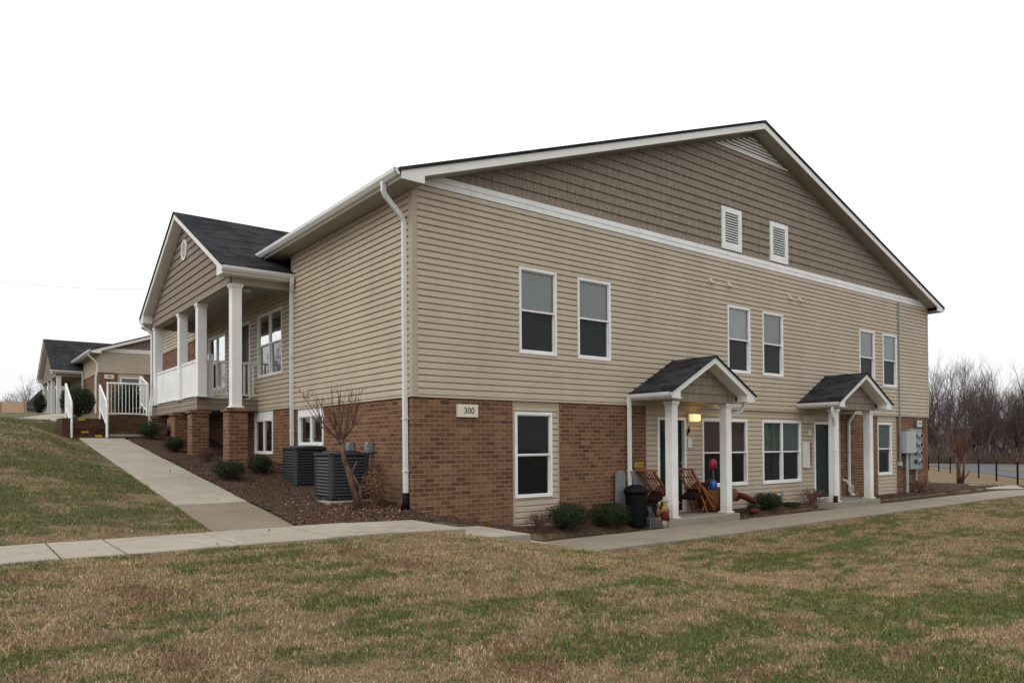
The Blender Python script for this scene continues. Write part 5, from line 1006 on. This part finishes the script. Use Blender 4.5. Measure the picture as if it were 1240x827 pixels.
# ------------------------------------------------------------------ fallen leaves and mulch chips
def scatter(n, sampler, size, dz, tilt, seed, aspect=1.6):
    g = np.random.default_rng(seed); x, y = sampler(g, n); z = gz(x, y)+dz; th = g.uniform(0, 6.283, len(x)); s_ = size*g.uniform(.5, 1.4, len(x)); 
    nx = g.normal(0, tilt, len(x)); ny = g.normal(0, tilt, len(x)); a = np.stack([np.cos(th), np.sin(th), nx], 1)*(s_*aspect)[:, None]; b = np.stack([-np.sin(th), np.cos(th), ny], 1)*s_[:, None]; P = np.stack([x, y, z+s_*.5*np.abs(nx)], 1)
    V = np.stack([P-a, P-b, P+a, P+b], 1).reshape(-1, 3); return V, np.arange(4*len(x)).reshape(-1, 4)
def bedpts(g, n):
    k = int(n*.45); x1 = g.uniform(-.5, 20, k); y1 = g.uniform(-.95, .0, k); m_ = n-k; x2 = g.uniform(-2.15, 0, m_); y2 = g.uniform(-.45, 8, m_); return np.concatenate([x1, x2]), np.concatenate([y1, y2])
V, F = scatter(60000, bedpts, .0065, .022, .4, 11, 2.4); tag(npmesh('mulch_chips', V, F, leafmat('chips', (.05, .028, .02), (.17, .105, .075), .95)), 'brown wood chips covering the planting beds', 'mulch', kind='stuff')
def leafpts(g, n):
    a = int(n*.5); x1 = g.normal(-.75, .55, a); y1 = g.normal(.35, .5, a); b = int(n*.2); x2 = g.normal(9.6, .9, b); y2 = g.uniform(-.9, -.1, b); c = n-a-b; x3 = g.uniform(-9, 14, c); y3 = g.uniform(-9, 6, c)
    x = np.concatenate([x1, x2, x3]); y = np.concatenate([y1, y2, y3]); ok = ~((x > -.05) & (y > -.05)) & ~((x < 0.1) & (x > -9) & (y > -2) & (y < -.45) & (g.random(n) < .9)); return x[ok], y[ok]
V, F = scatter(1700, leafpts, .0125, .04, .5, 12, 1.3); tag(npmesh('fallen_leaves', V, F, 'leafb'), 'scattered dry brown leaves on beds and lawn', 'leaves', kind='stuff')
# ------------------------------------------------------------------ grass
def grass():
    g = np.random.default_rng(21); xs_, ys_, ss = [], [], []
    def add(n, x0, x1, y0, y1, s_): xs_.append(g.uniform(x0, x1, n)); ys_.append(g.uniform(y0, y1, n)); ss.append(np.full(n, s_))
    # foreground lawn wedge, denser close to the walk of the photographer
    add(560000, -8.5, 4.5, -9.4, -2.0, 1.0); add(170000, 4.5, 14, -10.5, -2.3, 1.25); add(60000, 14, 24, -9, -2.3, 1.7)
    add(90000, -8.5, -3.3, -.5, 6, 1.1); add(50000, -9, -3.4, 6, 14, 1.5); add(16000, 22, 33, -8, 4.5, 2.0); add(9000, -12, -3.4, 14, 22, 2.2)
    x = np.concatenate(xs_); y = np.concatenate(ys_); s_ = np.concatenate(ss)
    # keep what the wedge in front of the building can use
    d = (x-CP[0])*f_.x+(y-CP[1])*f_.y; l_ = (x-CP[0])*r_.x+(y-CP[1])*r_.y
    ok = (d > 3.4) & (np.abs(l_) < d*.86+1.2)
    wob = .05*np.sin(x*3.1)+.04*np.sin(x*7.7)+.03*np.sin(x*17)
    ok &= ~((y > -2.02+wob*.6) & (y < -.44) & (x < 1.4)); ok &= ~((x >= 1.4) & (y > -2.33+wob) & (x < 22)); ok &= ~((x > -3.38+.04*np.sin(y*5)) & (x < 1) & (y > -2.0) & (y < 13)); 
    ok &= ~((x > 22) & (x < 29) & (y > -3.2) & (y < 4.2)); ok &= ~((x > -3.9) & (y > 13))
    ok &= ~((y > -.5) & (y < 1.1) & (x > -4.2) & (x < -3.3) & ((x+4.2) > (y+.5)*.5+.02) & False)
    # clumpy density
    den = .55+.45*np.sin(x*2.3+np.sin(y*3.1)*1.4)*np.sin(y*2.9+np.sin(x*1.9)*1.2); ok &= g.random(len(x)) < np.clip(.55+den*.5, .3, 1)
    x, y, s_ = x[ok], y[ok], s_[ok]; n = len(x); z = gz(x, y)-.02
    h = (.018+.025*g.random(n)**1.8)*(.75+.35*np.clip(den[ok], 0, 1))*s_**.5; th = g.uniform(0, 6.283, n); lean = np.abs(g.normal(1.15, .7, n)); w_ = .0020*s_*g.uniform(.7, 1.3, n)
    dx, dy = np.cos(th), np.sin(th); ph = g.uniform(0, 6.283, n); wx, wy = np.cos(ph)*w_, np.sin(ph)*w_
    P = np.stack([x, y, z], 1); hz = (h+.015)
    m_ = P+np.stack([dx*lean*h*.45, dy*lean*h*.45, hz*.7], 1); t_ = P+np.stack([dx*lean*h*1.3, dy*lean*h*1.3, hz*np.clip(1.2-lean*.42, .15, 1.2)], 1); W = np.stack([wx, wy, np.zeros(n)], 1)
    V = np.stack([P-W, P+W, m_+W*.7, m_-W*.7, t_], 1).reshape(-1, 3); b = np.arange(n)*5
    Q = np.stack([b, b+1, b+2, b+3], 1); T3 = np.stack([b+3, b+2, b+4], 1)
    me = bpy.data.meshes.new('grass'); me.vertices.add(len(V)); me.vertices.foreach_set('co', V.astype(np.float32).ravel())
    lp = np.concatenate([Q.ravel(), T3.ravel()]).astype(np.int32); me.loops.add(len(lp)); me.loops.foreach_set('vertex_index', lp)
    me.polygons.add(2*n); me.polygons.foreach_set('loop_start', np.concatenate([np.arange(n)*4, 4*n+np.arange(n)*3]).astype(np.int32)); me.polygons.foreach_set('loop_total', np.concatenate([np.full(n, 4), np.full(n, 3)]).astype(np.int32))
    me.update(calc_edges=True); me.materials.append(M['blade']); o = bpy.data.objects.new('grass', me); C.objects.link(o); tag(o, 'dormant tan lawn grass with green and rusty patches', 'grass', kind='stuff')
grass()
